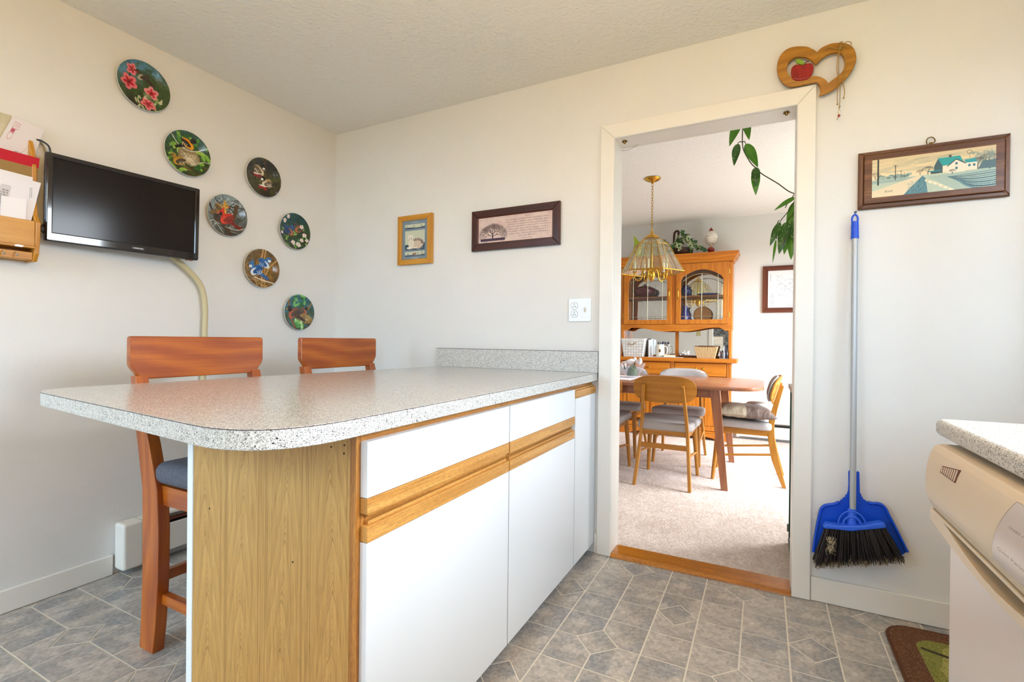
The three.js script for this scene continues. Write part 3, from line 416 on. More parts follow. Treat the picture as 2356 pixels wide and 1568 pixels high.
const plateArt = [
  ['decorative plate with hummingbirds and pink flowers, highest on the wall', [2.226, 1.158], (g, W, r) => { grad(g, W, ['#2f6b8e', '#5d8aa2', '#3a4a24', '#2a2412']); wash(g, W, ['#40562b', '#2c3a1c', '#51622f'], r, 120, 0.35); g.save(); g.globalAlpha = 0.9; oval(g, 200, 150, 60, 110, -0.5, '#3d4f26'); g.restore(); leafs(g, r, 30, [90, 170, 230, 250], ['#3f6b2b', '#7da048', '#2b4a20', '#c8c6a0'], 12); branch(g, [[56, 30], [60, 70], [70, 110], [60, 130]], 3, '#2b2a20'); flower(g, 74, 62, 26, '#e77a84', '#c2333c', '#7d1520'); flower(g, 62, 132, 36, '#e8747c', '#b81f2c', '#5f0d15'); flower(g, 168, 148, 32, '#ea8d92', '#c52f3c', '#701019'); flower(g, 150, 214, 32, '#e77c7e', '#be3340', '#70141c'); bird(g, 128, 72, 0.95, -1, { tail: '#3b2b22', body: '#40503a', breast: '#b9ad93', wing: '#4b3c33', bar: '#2b2520', head: '#2e4a35', beak: '#1b1410', cheek: '#8d2a22' }); bird(g, 150, 172, 0.6, -1, { tail: '#5b6a45', body: '#7d8f5c', breast: '#d9d3bb', wing: '#7d8355', bar: '#4f5a3a', head: '#6d7d4a', beak: '#2b221a' }); }],
  ['decorative plate with an orange oriole at a nest, just above the television', [1.98, 0.963], (g, W, r) => { grad(g, W, ['#2f6d8c', '#3a5a58', '#33421d', '#4a3a1c']); wash(g, W, ['#2e4a1d', '#3f6122', '#24401c'], r, 160, 0.5); leafs(g, r, 46, [10, 20, 246, 246], ['#4d8a2c', '#79a83a', '#2b5a22', '#9cc04c', '#1f3f1a'], 24); oval(g, 140, 140, 62, 48, 0.2, '#8e7b58'); wash(g, 1, [], r, 0); for (let i = 0; i < 120; i++) branch(g, [[90 + r() * 100, 110 + r() * 70], [120 + r() * 60, 130 + r() * 50], [100 + r() * 90, 120 + r() * 70]], 1.4, ['#cdbb8d', '#6b5733', '#e4dcc0'][(r() * 3) | 0]); branch(g, [[20, 30], [90, 100], [160, 110], [246, 60]], 5, '#d8d2bf'); branch(g, [[150, 190], [200, 150], [250, 148]], 4, '#d8d2bf'); bird(g, 132, 62, 1.15, 1, { tail: '#1c1812', body: '#e58a12', breast: '#f2a21f', wing: '#2a221a', bar: '#efe6cf', head: '#15110d', beak: '#24201a' }); bird(g, 84, 176, 1.15, -1, { tail: '#6b5a2a', body: '#b0862c', breast: '#d39a2f', wing: '#4a4030', bar: '#d8cfae', head: '#a07c2f', beak: '#24201a' }); }],
  ['decorative plate with two chickadees on red berries, dark background', [1.985, 0.547], (g, W, r) => { grad(g, W, ['#3c3f3c', '#2d2c28', '#4a4a22', '#2c2418']); wash(g, W, ['#3b3a30', '#2a2723', '#565326'], r, 160, 0.4); branch(g, [[130, 10], [170, 90], [150, 190]], 12, '#4a3426'); branch(g, [[40, 110], [110, 130], [230, 210]], 4, '#c9bfae'); bird(g, 100, 78, 1.25, 1, { tail: '#3a3028', body: '#a98f6b', breast: '#d9c8aa', wing: '#6a5c4c', bar: '#efe9dc', head: '#17130f', beak: '#14100d', cheek: '#f2efe8' }); bird(g, 158, 150, 1.25, -1, { tail: '#4a3a2c', body: '#b59a74', breast: '#e6dcc6', wing: '#73624e', bar: '#f2ecdf', head: '#17130f', beak: '#14100d', cheek: '#f4f1ea' }); for (let i = 0; i < 16; i++) { oval(g, 60 + r() * 60, 112 + r() * 16, 7, 7, 0, '#8f2320'); oval(g, 100 + r() * 60, 182 + r() * 18, 7, 7, 0, '#a32a24'); } for (let i = 0; i < 30; i++) oval(g, r() * W, r() * W, 2.2, 2.2, 0, '#e9e6df'); oval(g, 82, 112, 22, 5, 0, '#efece6'); oval(g, 128, 180, 26, 5, 0, '#efece6'); }],
  ['decorative plate with a pair of cardinals on bare branches, right of the television', [1.719, 0.758], (g, W, r) => { grad(g, W, ['#7d8f93', '#8d9a98', '#6d7774', '#4a4440']); for (let i = 0; i < 46; i++) branch(g, [[r() * W, r() * W], [r() * W, r() * W], [r() * W, r() * W]], 2 + r() * 3, ['#2f3330', '#4a4038', '#c9d0c8', '#23211e'][(r() * 4) | 0]); branch(g, [[6, 60], [30, 120], [80, 150]], 14, '#3a2a20'); branch(g, [[60, 160], [120, 180], [150, 256]], 22, '#4b3527'); branch(g, [[190, 60], [180, 130], [150, 170]], 24, '#5b4026'); bird(g, 92, 88, 1.3, 1, { tail: '#7d5c36', body: '#b08a52', breast: '#d8aa4a', wing: '#6f5636', bar: '#4d3c26', head: '#c99a3c', beak: '#c4542a', crest: 1 }); bird(g, 132, 140, 1.45, -1, { tail: '#7a1e18', body: '#c62a1e', breast: '#e0402c', wing: '#8c2a20', bar: '#5b1a15', head: '#d63523', beak: '#d9662a', cheek: '#2b120d', crest: 1 }); branch(g, [[120, 196], [180, 214], [236, 190]], 4, '#e2e0d6'); }],
  ['decorative plate with bluebirds among white blossoms, dark teal background', [1.719, 0.334], (g, W, r) => { grad(g, W, ['#1f5768', '#1d4447', '#2c4a1e', '#33301f']); wash(g, W, ['#1d3f3c', '#2b4d22', '#27331d'], r, 140, 0.4); leafs(g, r, 26, [30, 90, 230, 240], ['#4d7a2c', '#86a84e', '#2d5526'], 16); bird(g, 82, 120, 1.4, 1, { tail: '#22334a', body: '#2f4f78', breast: '#b7653a', wing: '#27426b', bar: '#1c2f4d', head: '#34598a', beak: '#1a1512' }); bird(g, 170, 96, 1.2, -1, { tail: '#3c3026', body: '#8a5a38', breast: '#c4713f', wing: '#54463c', bar: '#3b3029', head: '#4f4a48', beak: '#1a1512' }); for (const [x, y, s] of [[46, 66, 15], [72, 34, 13], [190, 84, 14], [212, 140, 14], [120, 206, 16], [160, 216, 17], [190, 180, 13], [24, 152, 11], [228, 176, 12]]) flower(g, x, y, s, '#f1e7e2', '#e8c9c4', '#c9a23a'); }],
  ['decorative plate with two blue jays, above the stool backs', [1.463, 0.553], (g, W, r) => { grad(g, W, ['#6c5a3a', '#7d5a26', '#8a6222', '#5a3c16']); wash(g, W, ['#8a6a36', '#5b4220', '#a87a34', '#4a4a36'], r, 180, 0.4); branch(g, [[140, 0], [146, 130], [130, 256]], 30, '#c99a56'); branch(g, [[140, 0], [150, 130], [136, 256]], 8, '#7d5424'); branch(g, [[236, 60], [190, 110], [160, 170]], 7, '#d0a867'); for (let i = 0; i < 16; i++) branch(g, [[r() * 130, 150 + r() * 90], [80 + r() * 80, 190 + r() * 50], [60 + r() * 160, 256]], 3, ['#d0a867', '#6b4a1e'][i & 1]); bird(g, 150, 84, 1.35, 1, { tail: '#4a78ab', body: '#3a72ae', breast: '#dfe6ea', wing: '#2c5f9e', bar: '#e9eff2', head: '#3f7ab6', beak: '#20242a', cheek: '#eef1f2' }); bird(g, 94, 136, 1.5, -1, { tail: '#3a64a0', body: '#2d68ab', breast: '#e9ecec', wing: '#235795', bar: '#eef2f5', head: '#3d7cbc', beak: '#20242a', cheek: '#f2f4f4', crest: 1 }); branch(g, [[80, 190], [150, 206], [232, 226]], 7, '#e3d8c4'); }],
  ['decorative plate with robins and green leaves, lowest on the wall', [1.225, 0.298], (g, W, r) => { grad(g, W, ['#2f7f93', '#3a6c78', '#3f4a2c', '#4a3a20']); wash(g, W, ['#2d6a7a', '#4a8aa0', '#3b5226'], r, 150, 0.4); branch(g, [[30, 20], [50, 130], [90, 230]], 18, '#8a6238'); branch(g, [[230, 60], [190, 130], [120, 170]], 12, '#9a744a'); oval(g, 180, 172, 60, 34, 0.2, '#9a7b46'); for (let i = 0; i < 60; i++) branch(g, [[120 + r() * 110, 140 + r() * 60], [150 + r() * 60, 160 + r() * 40], [120 + r() * 110, 150 + r() * 60]], 1.6, ['#e0c893', '#6b4d28'][i & 1]); leafs(g, r, 14, [90, 10, 190, 80], ['#4f9a54', '#7dbd6a', '#2f6b3a'], 22); leafs(g, r, 12, [90, 190, 170, 250], ['#86c46a', '#4f9a4a', '#b4dc9a'], 24); bird(g, 92, 128, 1.6, -1, { tail: '#4a3a30', body: '#8c5238', breast: '#c4694a', wing: '#5c463a', bar: '#3d2d25', head: '#2b2422', beak: '#c98a2a' }); bird(g, 172, 112, 1.0, 1, { tail: '#4a3f3a', body: '#8d5a42', breast: '#cf7350', wing: '#5c5048', bar: '#3d342e', head: '#332b29', beak: '#c98a2a' }); }],
];
// short brush strokes that carry the colours about, so that the plates look painted
function painterly(g, W, r) { const d = g.getImageData(0, 0, W, W).data; for (let i = 0; i < 5200; i++) { const x = r() * W, y = r() * W, k = ((y | 0) * W + (x | 0)) * 4, j = (r() - 0.5) * 70; g.globalAlpha = 0.35 + 0.4 * r(); g.strokeStyle = `rgb(${clamp(d[k] + j, 0, 255) | 0},${clamp(d[k + 1] + j, 0, 255) | 0},${clamp(d[k + 2] + j, 0, 255) | 0})`; g.lineWidth = 1 + r() * 1.6; const a = r() * 6.28, l = 2 + r() * 5; g.beginPath(); g.moveTo(x, y); g.lineTo(x + Math.cos(a) * l, y + Math.sin(a) * l); g.stroke(); } g.globalAlpha = 1; }
M.porcelain = mat({ color: '#d6d3cb', roughness: 0.18 });
for (const [label, [y, z], draw] of plateArt) {
  const t = thing('bird_plate', label, 'plate', [0.003, y, z], WL, 'bird plates on the left wall'), R = 0.111;
  add('dish', lathe([[0, 0.002], [0.06, 0.001], [0.065, -0.001], [0.07, 0.002], [R - 0.004, 0.0165], [R, 0.019], [R - 0.001, 0.0215], [R - 0.004, 0.0218]], 64).rotateX(PI / 2), M.porcelain, t);
  const pic = lathe([[0.0, 0.0085], [0.066, 0.0085], [0.074, 0.0105], [0.1, 0.0208], [R - 0.0018, 0.0222]], 64).rotateX(PI / 2); pic.computeVertexNormals();
  add('picture', planar(pic, -R, R, -R, R), mat({ map: print(256, 256, (g, W) => { const r = rng(label.length * 7 + 1); draw(g, W, r); painterly(g, W, r); }), roughness: 0.16, side: THREE.DoubleSide }), t);
}
// ---------------------------------------------------------------- television, its cables and the cable hose
{
  const t = thing('television', 'black flat television on the left wall', 'television', [0.03, 1.615, 1.241], WL - 0.085), W = 0.555, H = 0.345;
  t.rotation.order = 'YXZ'; t.rotation.x = 0.03;
  add('wall_mount', merge([bx(-0.07, 0.07, -0.07, 0.07, -0.021, -0.014, 0.002), bx(-0.03, 0.03, -0.05, 0.05, -0.02, 0.03, 0.002)]), M.dark, t);
  const o = rrect(-W / 2, W / 2, -H / 2, H / 2, 0.006, 3); M.gloss = mat({ color: '#120c10', roughness: 0.08, clearcoat: 0.5, clearcoatRoughness: 0.04 }); M.violet = mat({ color: '#2a1420', roughness: 0.2 });
  add('back_shell', ex(rrect(-W / 2 + 0.02, W / 2 - 0.02, -H / 2 + 0.02, H / 2 - 0.02, 0.02), 0.03, 0.055, 0.006), M.dark, t);
  const f = 0.02, bot = 0.034; const b = add('bezel', ex(o, 0.055, 0.083, 0.004, 'x', [[[-W / 2 + f, -H / 2 + bot], [W / 2 - f, -H / 2 + bot], [W / 2 - f, H / 2 - f], [-W / 2 + f, H / 2 - f]]], 3), M.gloss, t);
  add('trim_line', ex(rrect(-W / 2 - 0.0015, W / 2 + 0.0015, -H / 2 - 0.0015, H / 2 + 0.0015, 0.006, 3), 0.056, 0.074, 0.001), M.violet, b);
  add('screen', bx(-W / 2 + f - 0.001, W / 2 - f + 0.001, -H / 2 + bot - 0.001, H / 2 - f + 0.001, 0.058, 0.0785, 0), mat({ color: '#1b1513', roughness: 0.14, phys: true, specularIntensity: 0.45 }), t);
  const logo = print(256, 48, (g, w, h) => { g.fillStyle = '#120c10'; g.fillRect(0, 0, w, h); g.fillStyle = '#d9d9dc'; g.font = 'bold 40px sans-serif'; g.textAlign = 'center'; g.fillText('SAMSUNG', w / 2, 38); });
  add('logo', sheet(0.004, 0.054, -H / 2 + 0.012, -H / 2 + 0.0215, 0.0833), mat({ map: logo, roughness: 0.2 }), b);
  add('lower_strip', bx(-0.09, 0.1, -H / 2 + 0.0085, -H / 2 + 0.027, 0.0815, 0.0829, 0.0006), M.gloss, b);
  add('sensor', bx(W / 2 - 0.05, W / 2 - 0.02, -H / 2 - 0.006, -H / 2 + 0.002, 0.06, 0.075, 0.001), M.mahog, t);
  const c = thing('cable_hose', 'beige corrugated cable hose hanging from the television down the wall', 'cable');
  const pts = [[0.03, 1.47, 1.06], [0.032, 1.44, 1.018], [0.032, 1.39, 0.955], [0.03, 1.325, 0.9], [0.028, 1.23, 0.878], [0.026, 1.1, 0.877], [0.024, 0.9, 0.881], [0.024, 0.6, 0.884], [0.026, 0.245, 0.886]];
  const g = tube(pts, 0.0135, 420, 10); { const p = g.attributes.position, n = g.attributes.normal; for (let i = 0; i < p.count; i++) { const k = 0.0011 * Math.sin(Math.floor(i / 11) * PI * 0.66); p.setXYZ(i, p.getX(i) + n.getX(i) * k, p.getY(i) + n.getY(i) * k, p.getZ(i) + n.getZ(i) * k); } }
  add('hose', g, mat({ color: '#cfc096', roughness: 0.5 }), c);
  const cord = (label, p, r, m) => { const q = thing('power_cord', label, 'cable'); add('cord', tube(p, r, 40, 8), m, q); };
  cord('black cord running down from the mail rack to the television', [[0.022, 1.84, 1.535], [0.04, 1.834, 1.522], [0.052, 1.817, 1.506], [0.052, 1.777, 1.5], [0.05, 1.745, 1.496], [0.05, 1.7, 1.487], [0.05, 1.66, 1.47]], 0.0034, M.black);
  cord('pale cord running down the wall beside the mail rack', [[0.012, 1.845, 1.53], [0.014, 1.834, 1.515], [0.014, 1.802, 1.502], [0.014, 1.741, 1.497], [0.014, 1.658, 1.492], [0.014, 1.6, 1.47]], 0.004, mat({ color: '#a99b76', roughness: 0.6 }));
  cord('black cord looping out at the lower left corner of the television', [[0.05, 1.535, 1.48], [0.055, 1.521, 1.508], [0.06, 1.503, 1.524], [0.06, 1.483, 1.53], [0.06, 1.468, 1.521], [0.055, 1.462, 1.508], [0.05, 1.462, 1.48]], 0.0032, M.black);
}
// ---------------------------------------------------------------- wooden mail rack and the mail in it
{
  const zr = 1.545, t = thing('mail_rack', 'honey pine mail rack with hooks on the left wall', 'mail rack', [0.001, 0, zr], WL), L = -0.4;   // local x 0 is the rack's right side
  add('back_board', bx(L, 0, 1.355, 1.845, 0, 0.009, 0.001, 'x'), M.pine, t);
  const side = [[0.0, 1.352], [0.07, 1.352], [0.088, 1.38], [0.1, 1.47], [0.1, 1.5], [0.075, 1.53], [0.062, 1.6], [0.062, 1.72], [0.05, 1.78], [0.02, 1.84], [0.0, 1.845]];
  const sg = (x) => ex(side.map(([a, b]) => [-a, b]), x, x + 0.014, 0.002, 'y').rotateY(PI / 2); add('side_board', sg(-0.0135), M.pine, t); add('side_board', sg(L), M.pine, t);
  add('pocket_front', bx(L + 0.014, -0.014, 1.408, 1.505, 0.084, 0.093, 0.002, 'x'), M.pine, t); add('pocket_floor', bx(L + 0.014, -0.014, 1.4, 1.408, 0.0095, 0.093, 0.001, 'x'), M.pine, t);
  add('pocket_front', bx(L + 0.014, -0.014, 1.56, 1.64, 0.047, 0.054, 0.002, 'x'), M.pine, t, 'inner pocket board hidden by mail');
  const rail = add('hook_rail', bx(L + 0.014, -0.014, 1.357, 1.386, 0.012, 0.074, 0.002, 'x'), M.pine, t); for (const x of [-0.065, -0.1, -0.2, -0.3]) add('hook', tube([[x, 1.378, 0.074], [x, 1.376, 0.086], [x, 1.366, 0.09], [x, 1.364, 0.096], [x, 1.369, 0.1]], 0.0018, 12, 6), M.steel, rail);
  add('chipped_paint', ex([[-0.07, 1.3872], [-0.05, 1.3872], [-0.045, 1.393], [-0.06, 1.396], [-0.072, 1.393]], 0.0935, 0.0938, 0).translate(0, 0.012, 0), M.white, t);
  // mail: quads given by their corners (z, y) in the wall plane, with a little thickness
  function mail(name, label, x, th, q, m, category) {
    const o = thing(name, label, category, [0, 0, 0], 0, undefined), g = ex(q.map(([z, y]) => [-z, y]), x, x + th, 0, 'y').rotateY(PI / 2); 
    // uv from the four corners (bilinear is near enough for a parallelogram)
    const [a, b, , d] = q, p = g.attributes.position, uv = g.attributes.uv, ux = b[0] - a[0], uy = b[1] - a[1], vx = d[0] - a[0], vy = d[1] - a[1], det = ux * vy - uy * vx;
    for (let i = 0; i < p.count; i++) { const X = p.getZ(i) - a[0], Y = p.getY(i) - a[1]; uv.setXY(i, (X * vy - Y * vx) / det, 1 - (ux * Y - uy * X) / det); } add('sheet', g, m, o); return o;
  }
  const env1 = print(512, 400, (g, W, H) => { g.fillStyle = '#e4dcdc'; g.fillRect(0, 0, W, H); g.strokeStyle = '#c4566a'; g.fillStyle = '#c4566a'; g.lineWidth = 4; g.save(); g.translate(70, 40); g.rotate(0.05); g.strokeRect(0, 0, 92, 60); g.fillRect(4, 66, 60, 34); g.font = '22px monospace'; for (let i = 0; i < 4; i++) g.fillRect(26 + i * 16, 14, 4, 28); g.beginPath(); g.arc(34, 140, 36, 0, 7); g.stroke(); g.fillRect(0, 104, 80, 4); g.restore(); g.fillStyle = '#5a5558'; g.save(); g.translate(250, 300); g.rotate(-0.1); for (let i = 0; i < 5; i++) for (let k = 0; k < 6; k++) if ((i * 7 + k * 5) % 4) g.fillRect(k * 20, i * 16, 14, 6); g.restore(); for (let i = 0; i < 26; i++) g.fillRect(446 - i * 4.2, 150 + i * 8.5, 7, 3); });
  mail('envelope', 'grey envelope with pink postmark, topmost in the mail rack', 0.024, 0.003, [[1.602, 1.903], [1.512, 1.884], [1.552, 1.72], [1.66, 1.741]], mat({ map: env1, roughness: 0.8 }), 'envelope');
  mail('envelope', 'crumpled cream packet behind the postmarked envelope', 0.0125, 0.008, [[1.66, 1.905], [1.604, 1.905], [1.612, 1.72], [1.67, 1.72]], mat({ map: tex(128, 128, (u, v) => mix(hex('#b9ad8c'), hex('#e0d7bd'), fbm(u, v, 6, 6, 4, 4)), true), roughness: 0.9 }), 'packet');
  const kraft = print(256, 200, (g, W, H) => { g.fillStyle = '#9b7a46'; g.fillRect(0, 0, W, H); g.fillStyle = '#c01a2c'; g.fillRect(0, 0, W, 50); const r = rng(3); for (let i = 0; i < 3000; i++) { g.fillStyle = r() < 0.5 ? 'rgba(60,40,10,0.12)' : 'rgba(255,230,180,0.1)'; g.fillRect(r() * W, 50 + r() * 150, 2, 1); } });
  mail('kraft_folder', 'brown kraft folder with red top edge in the mail rack', 0.057, 0.004, [[1.74, 1.762], [1.536, 1.758], [1.548, 1.6], [1.74, 1.6]], mat({ map: kraft, roughness: 0.85 }), 'folder');
  mail('envelope', 'plain white envelope edge just below the kraft folder', 0.064, 0.002, [[1.72, 1.684], [1.557, 1.677], [1.566, 1.5], [1.72, 1.5]], M.paper, 'envelope');
  const env2 = print(512, 512, (g, W, H) => { g.fillStyle = '#ebe7ec'; g.fillRect(0, 0, W, H); g.fillStyle = '#d3cfd2'; g.beginPath(); g.roundRect(40, 90, 130, 190, 20); g.fill(); g.fillStyle = '#555'; for (let i = 0; i < 8; i++) for (let k = 0; k < 6; k++) if ((i * 3 + k * 5) % 4) g.fillRect(62 + i * 11, 130 + k * 20, 6, 13); g.save(); g.translate(395, 66); g.rotate(1.25); for (let i = 0; i < 2; i++) for (let k = 0; k < 7; k++) g.fillRect(k * 13, -i * 20, 9, 6); g.restore(); g.fillRect(290, 190, 22, 20); g.fillRect(262, 208, 16, 8); });
  mail('envelope', 'white window envelope standing in the front pocket of the mail rack', 0.072, 0.003, [[1.65, 1.668], [1.536, 1.66], [1.578, 1.43], [1.69, 1.438]], mat({ map: env2, roughness: 0.75 }), 'envelope');
  mail('note_card', 'small blank white card in front of the window envelope', 0.0785, 0.003, [[1.649, 1.58], [1.58, 1.584], [1.584, 1.44], [1.652, 1.44]], mat({ color: '#f1eef2', roughness: 0.7 }), 'card');
}
// ---------------------------------------------------------------- pictures on the back wall
function picture(label, x0, x1, y0, y1, f, d, frameMat, art, artDepth, glossy, z = 0.001) {
  const t = thing('framed_picture', label, 'picture', [(x0 + x1) / 2, (y0 + y1) / 2, z]), w = x1 - x0, h = y1 - y0;
  add('backing', bx(-w / 2 + 0.004, w / 2 - 0.004, -h / 2 + 0.004, h / 2 - 0.004, 0, 0.004, 0), M.dark, t);
  frameSides(t, w, h, f, d, frameMat);
  add('print', sheet(-w / 2 + f - 0.002, w / 2 - f + 0.002, -h / 2 + f - 0.002, h / 2 - f + 0.002, artDepth), mat({ map: art, roughness: glossy }), t); return t;
}
{
  const cat = print(300, 420, (g, W, H) => {
    const r = rng(9); g.fillStyle = '#7b8d99'; g.fillRect(0, 0, W, H); for (let i = 0; i < 5000; i++) { g.fillStyle = r() < 0.5 ? 'rgba(50,70,90,0.18)' : 'rgba(220,230,230,0.12)'; g.fillRect(r() * W, r() * H, 2, 2); }
    const pane = (x, y, w, h, hill) => { g.fillStyle = '#c9cdb4'; g.fillRect(x, y, w, h); g.fillStyle = '#33475a'; g.beginPath(); g.moveTo(x, y + h); g.lineTo(x, y + h * (1 - hill)); g.quadraticCurveTo(x + w * 0.3, y + h * (1 - hill * 1.2), x + w * 0.5, y + h * (1 - hill * 0.7)); g.quadraticCurveTo(x + w * 0.75, y + h * (1 - hill * 0.5), x + w, y + h * (1 - hill * 1.3)); g.lineTo(x + w, y + h); g.fill(); };
    pane(36, 44, 228, 48, 0.3); pane(36, 112, 228, 208, 0.28); pane(36, 334, 228, 50, 0.25);
    g.strokeStyle = '#6d7355'; g.lineWidth = 3; for (const [x, y] of [[60, 66], [140, 66], [225, 62], [70, 358], [185, 360], [235, 352]]) { g.beginPath(); g.arc(x, y, 8, 0, 7); g.stroke(); g.beginPath(); g.moveTo(x, y + 8); g.lineTo(x, y + 20); g.stroke(); } g.fillStyle = '#9a6a52'; g.fillRect(126, 352, 40, 20);
    oval(g, 178, 250, 74, 56, 0, '#d3bfa8'); g.strokeStyle = '#2a2028'; g.lineWidth = 8; for (let i = 0; i < 9; i++) { const a = -2.5 + i * 0.32; g.beginPath(); g.moveTo(178 + Math.cos(a) * 74, 250 + Math.sin(a) * 56); g.lineTo(178 + Math.cos(a) * 46, 250 + Math.sin(a) * 30); g.stroke(); } oval(g, 108, 244, 36, 56, 0, '#e3d8c2'); oval(g, 100, 190, 34, 30, 0, '#e8dfcc'); g.fillStyle = '#e8dfcc'; g.beginPath(); g.moveTo(68, 186); g.lineTo(76, 150); g.lineTo(98, 166); g.moveTo(104, 166); g.lineTo(128, 150); g.lineTo(132, 186); g.fill(); for (const x of [88, 114]) oval(g, x, 188, 4, 5, 0, '#3a2a22'); oval(g, 101, 203, 5, 3, 0, '#b9766a'); g.strokeStyle = '#6d5a4a'; g.lineWidth = 2; for (const s of [-1, 1]) for (let k = 0; k < 2; k++) { g.beginPath(); g.moveTo(101 + s * 8, 206 + k * 4); g.lineTo(101 + s * 30, 202 + k * 9); g.stroke(); } oval(g, 92, 294, 36, 12, 0, '#eee6d3'); oval(g, 150, 294, 30, 10, 0, '#e6d3bd'); g.fillStyle = '#dfe4dd'; for (let i = 0; i < 60; i++) g.fillRect(44 + r() * 214, 288 + r() * 28, 4, 3); g.fillStyle = '#e6ecea'; for (const y of [24, 404]) for (let i = 0; i < 8; i++) oval(g, 116 + i * 10, y + (i % 2) * 4, 3, 3, 0, '#e6ecea');
  });
  picture('small oak framed picture of a striped cat on the back wall', 0.563, 0.82, 1.521, 1.821, 0.032, 0.026, M.pine, cat, 0.017, 0.4);
  const life = print(1024, 430, (g, W, H) => {
    const r = rng(12); g.fillStyle = '#d9c0b6'; g.fillRect(0, 0, W, H); for (let i = 0; i < 500; i++) { g.globalAlpha = 0.05; oval(g, r() * W, r() * H, 20 + r() * 50, 10 + r() * 20, r() * 3, r() < 0.5 ? '#a58078' : '#efe0d6'); } g.globalAlpha = 1; g.strokeStyle = '#b79f98'; g.lineWidth = 2; g.strokeRect(40, 40, 345, 350); g.fillStyle = '#3d2440'; g.fillRect(40, 350, 345, 40);
    g.strokeStyle = '#3a2426'; g.lineCap = 'round'; const grow = (x, y, a, l, w, d) => { const X = x + Math.cos(a) * l, Y = y + Math.sin(a) * l; g.lineWidth = Math.max(w, 0.9); g.beginPath(); g.moveTo(x, y); g.lineTo(X, Y); g.stroke(); if (d > 0) { const n = d > 3 ? 3 : 2; for (let i = 0; i < n; i++) grow(X, Y, a + (i - (n - 1) / 2) * (d > 5 ? 0.75 : 0.62) + (r() - 0.5) * 0.3, l * (0.7 + r() * 0.14), w * 0.62, d - 1); } }; grow(212, 352, -PI / 2, 62, 16, 7); for (const s of [-1, 1]) grow(212, 318, -PI / 2 + s * 1.15, 58, 9, 6);
    g.fillStyle = '#4a3038'; g.textAlign = 'center'; g.font = '19px serif'; g.fillText('LIFE IS', 690, 52); g.font = 'italic 24px serif'; ['Life is an opportunity, benefit from it. Life is beauty, admire it.', 'Life is a dream, realize it. Life is a challenge, meet it.', 'Life is a duty, complete it. Life is a game, play it.', 'Life is a promise, fulfill it. Life is sorrow, overcome it.', 'Life is a song, sing it. Life is a struggle, accept it.', 'Life is a tragedy, confront it. Life is an adventure, dare it.', 'Life is luck, make it. Life is too precious, do not destroy it.', 'Life is life, fight for it.'].forEach((s, i) => g.fillText(s, 690, 92 + i * 37, 590)); g.font = 'italic 19px serif'; g.fillText('Mother Teresa', 690, 388); g.font = '12px serif'; g.fillText('1997', 985, 405);
  });
  const q = picture('dark framed print of a bare tree beside lines of verse', 1.1, 1.637, 1.567, 1.794, 0.04, 0.022, M.darkFrame, life, 0.0125, 0.35);
  frameSides(q, 0.477, 0.167, 0.013, 0.006, M.mahog, 'inner_bead', 0.002, 0.0115);
}
{ // combined outlet and switch plate
  const t = thing('wall_plate', 'white wall plate with double outlet and toggle switch left of the doorway', 'switch plate', [1.746, 1.225, 0]);
  add('plate', ex(rrect(-0.06, 0.06, -0.06, 0.06, 0.004, 3), 0.0005, 0.0065, 0.0025, 'y', [], 2), M.white, t);
  for (const y of [-0.021, 0.021]) { const o = add('outlet', ex(rrect(-0.045, -0.011, y - 0.0165, y + 0.0165, 0.0135, 6), 0.006, 0.0082, 0.0005), M.white, t); add('outlet_seam', ex(rrect(-0.0465, -0.0095, y - 0.018, y + 0.018, 0.0145, 6), 0.006, 0.0068, 0), mat({ color: '#8e8a86' }), o); for (const x of [-0.034, -0.022]) add('slot', bx(x - 0.0012, x + 0.0012, y - 0.008, y + 0.001, 0.0078, 0.0084, 0), M.dark, o); add('slot', new THREE.CylinderGeometry(0.0025, 0.0025, 0.0006, 10).rotateX(PI / 2).translate(-0.028, y + 0.009, 0.0082), M.dark, o); }
  const sw = add('switch', bx(0.024, 0.034, -0.012, 0.012, 0.006, 0.0075, 0.0005), mat({ color: '#cdbfa6', roughness: 0.4 }), t); add('toggle', cyl([0.029, 0.0, 0.006], [0.029, 0.009, 0.019], 0.0038, 0.003), M.cream, sw); for (const y of [-0.03, 0.03]) add('screw', new THREE.CylinderGeometry(0.0024, 0.0024, 0.001, 10).rotateX(PI / 2).translate(0.029, y, 0.0068), M.steel, t);
}
// ---------------------------------------------------------------- heart, farm plaque, broom and dustpan
const HEART_OUT = [[2.767,2.264],[2.778,2.274],[2.794,2.281],[2.814,2.285],[2.834,2.283],[2.854,2.278],[2.871,2.269],[2.885,2.256],[2.895,2.239],[2.9,2.216],[2.901,2.198],[2.896,2.178],[2.888,2.159],[2.876,2.141],[2.861,2.124],[2.842,2.105],[2.82,2.092],[2.8,2.085],[2.786,2.082],[2.777,2.082],[2.78,2.093],[2.78,2.107],[2.778,2.119],[2.773,2.13],[2.766,2.139],[2.757,2.14],[2.743,2.14],[2.718,2.14],[2.697,2.14],[2.678,2.141],[2.663,2.147],[2.648,2.16],[2.636,2.18],[2.627,2.203],[2.623,2.226],[2.624,2.248],[2.628,2.269],[2.638,2.288],[2.653,2.301],[2.672,2.307],[2.693,2.306],[2.714,2.301],[2.733,2.294],[2.747,2.283],[2.758,2.274]];
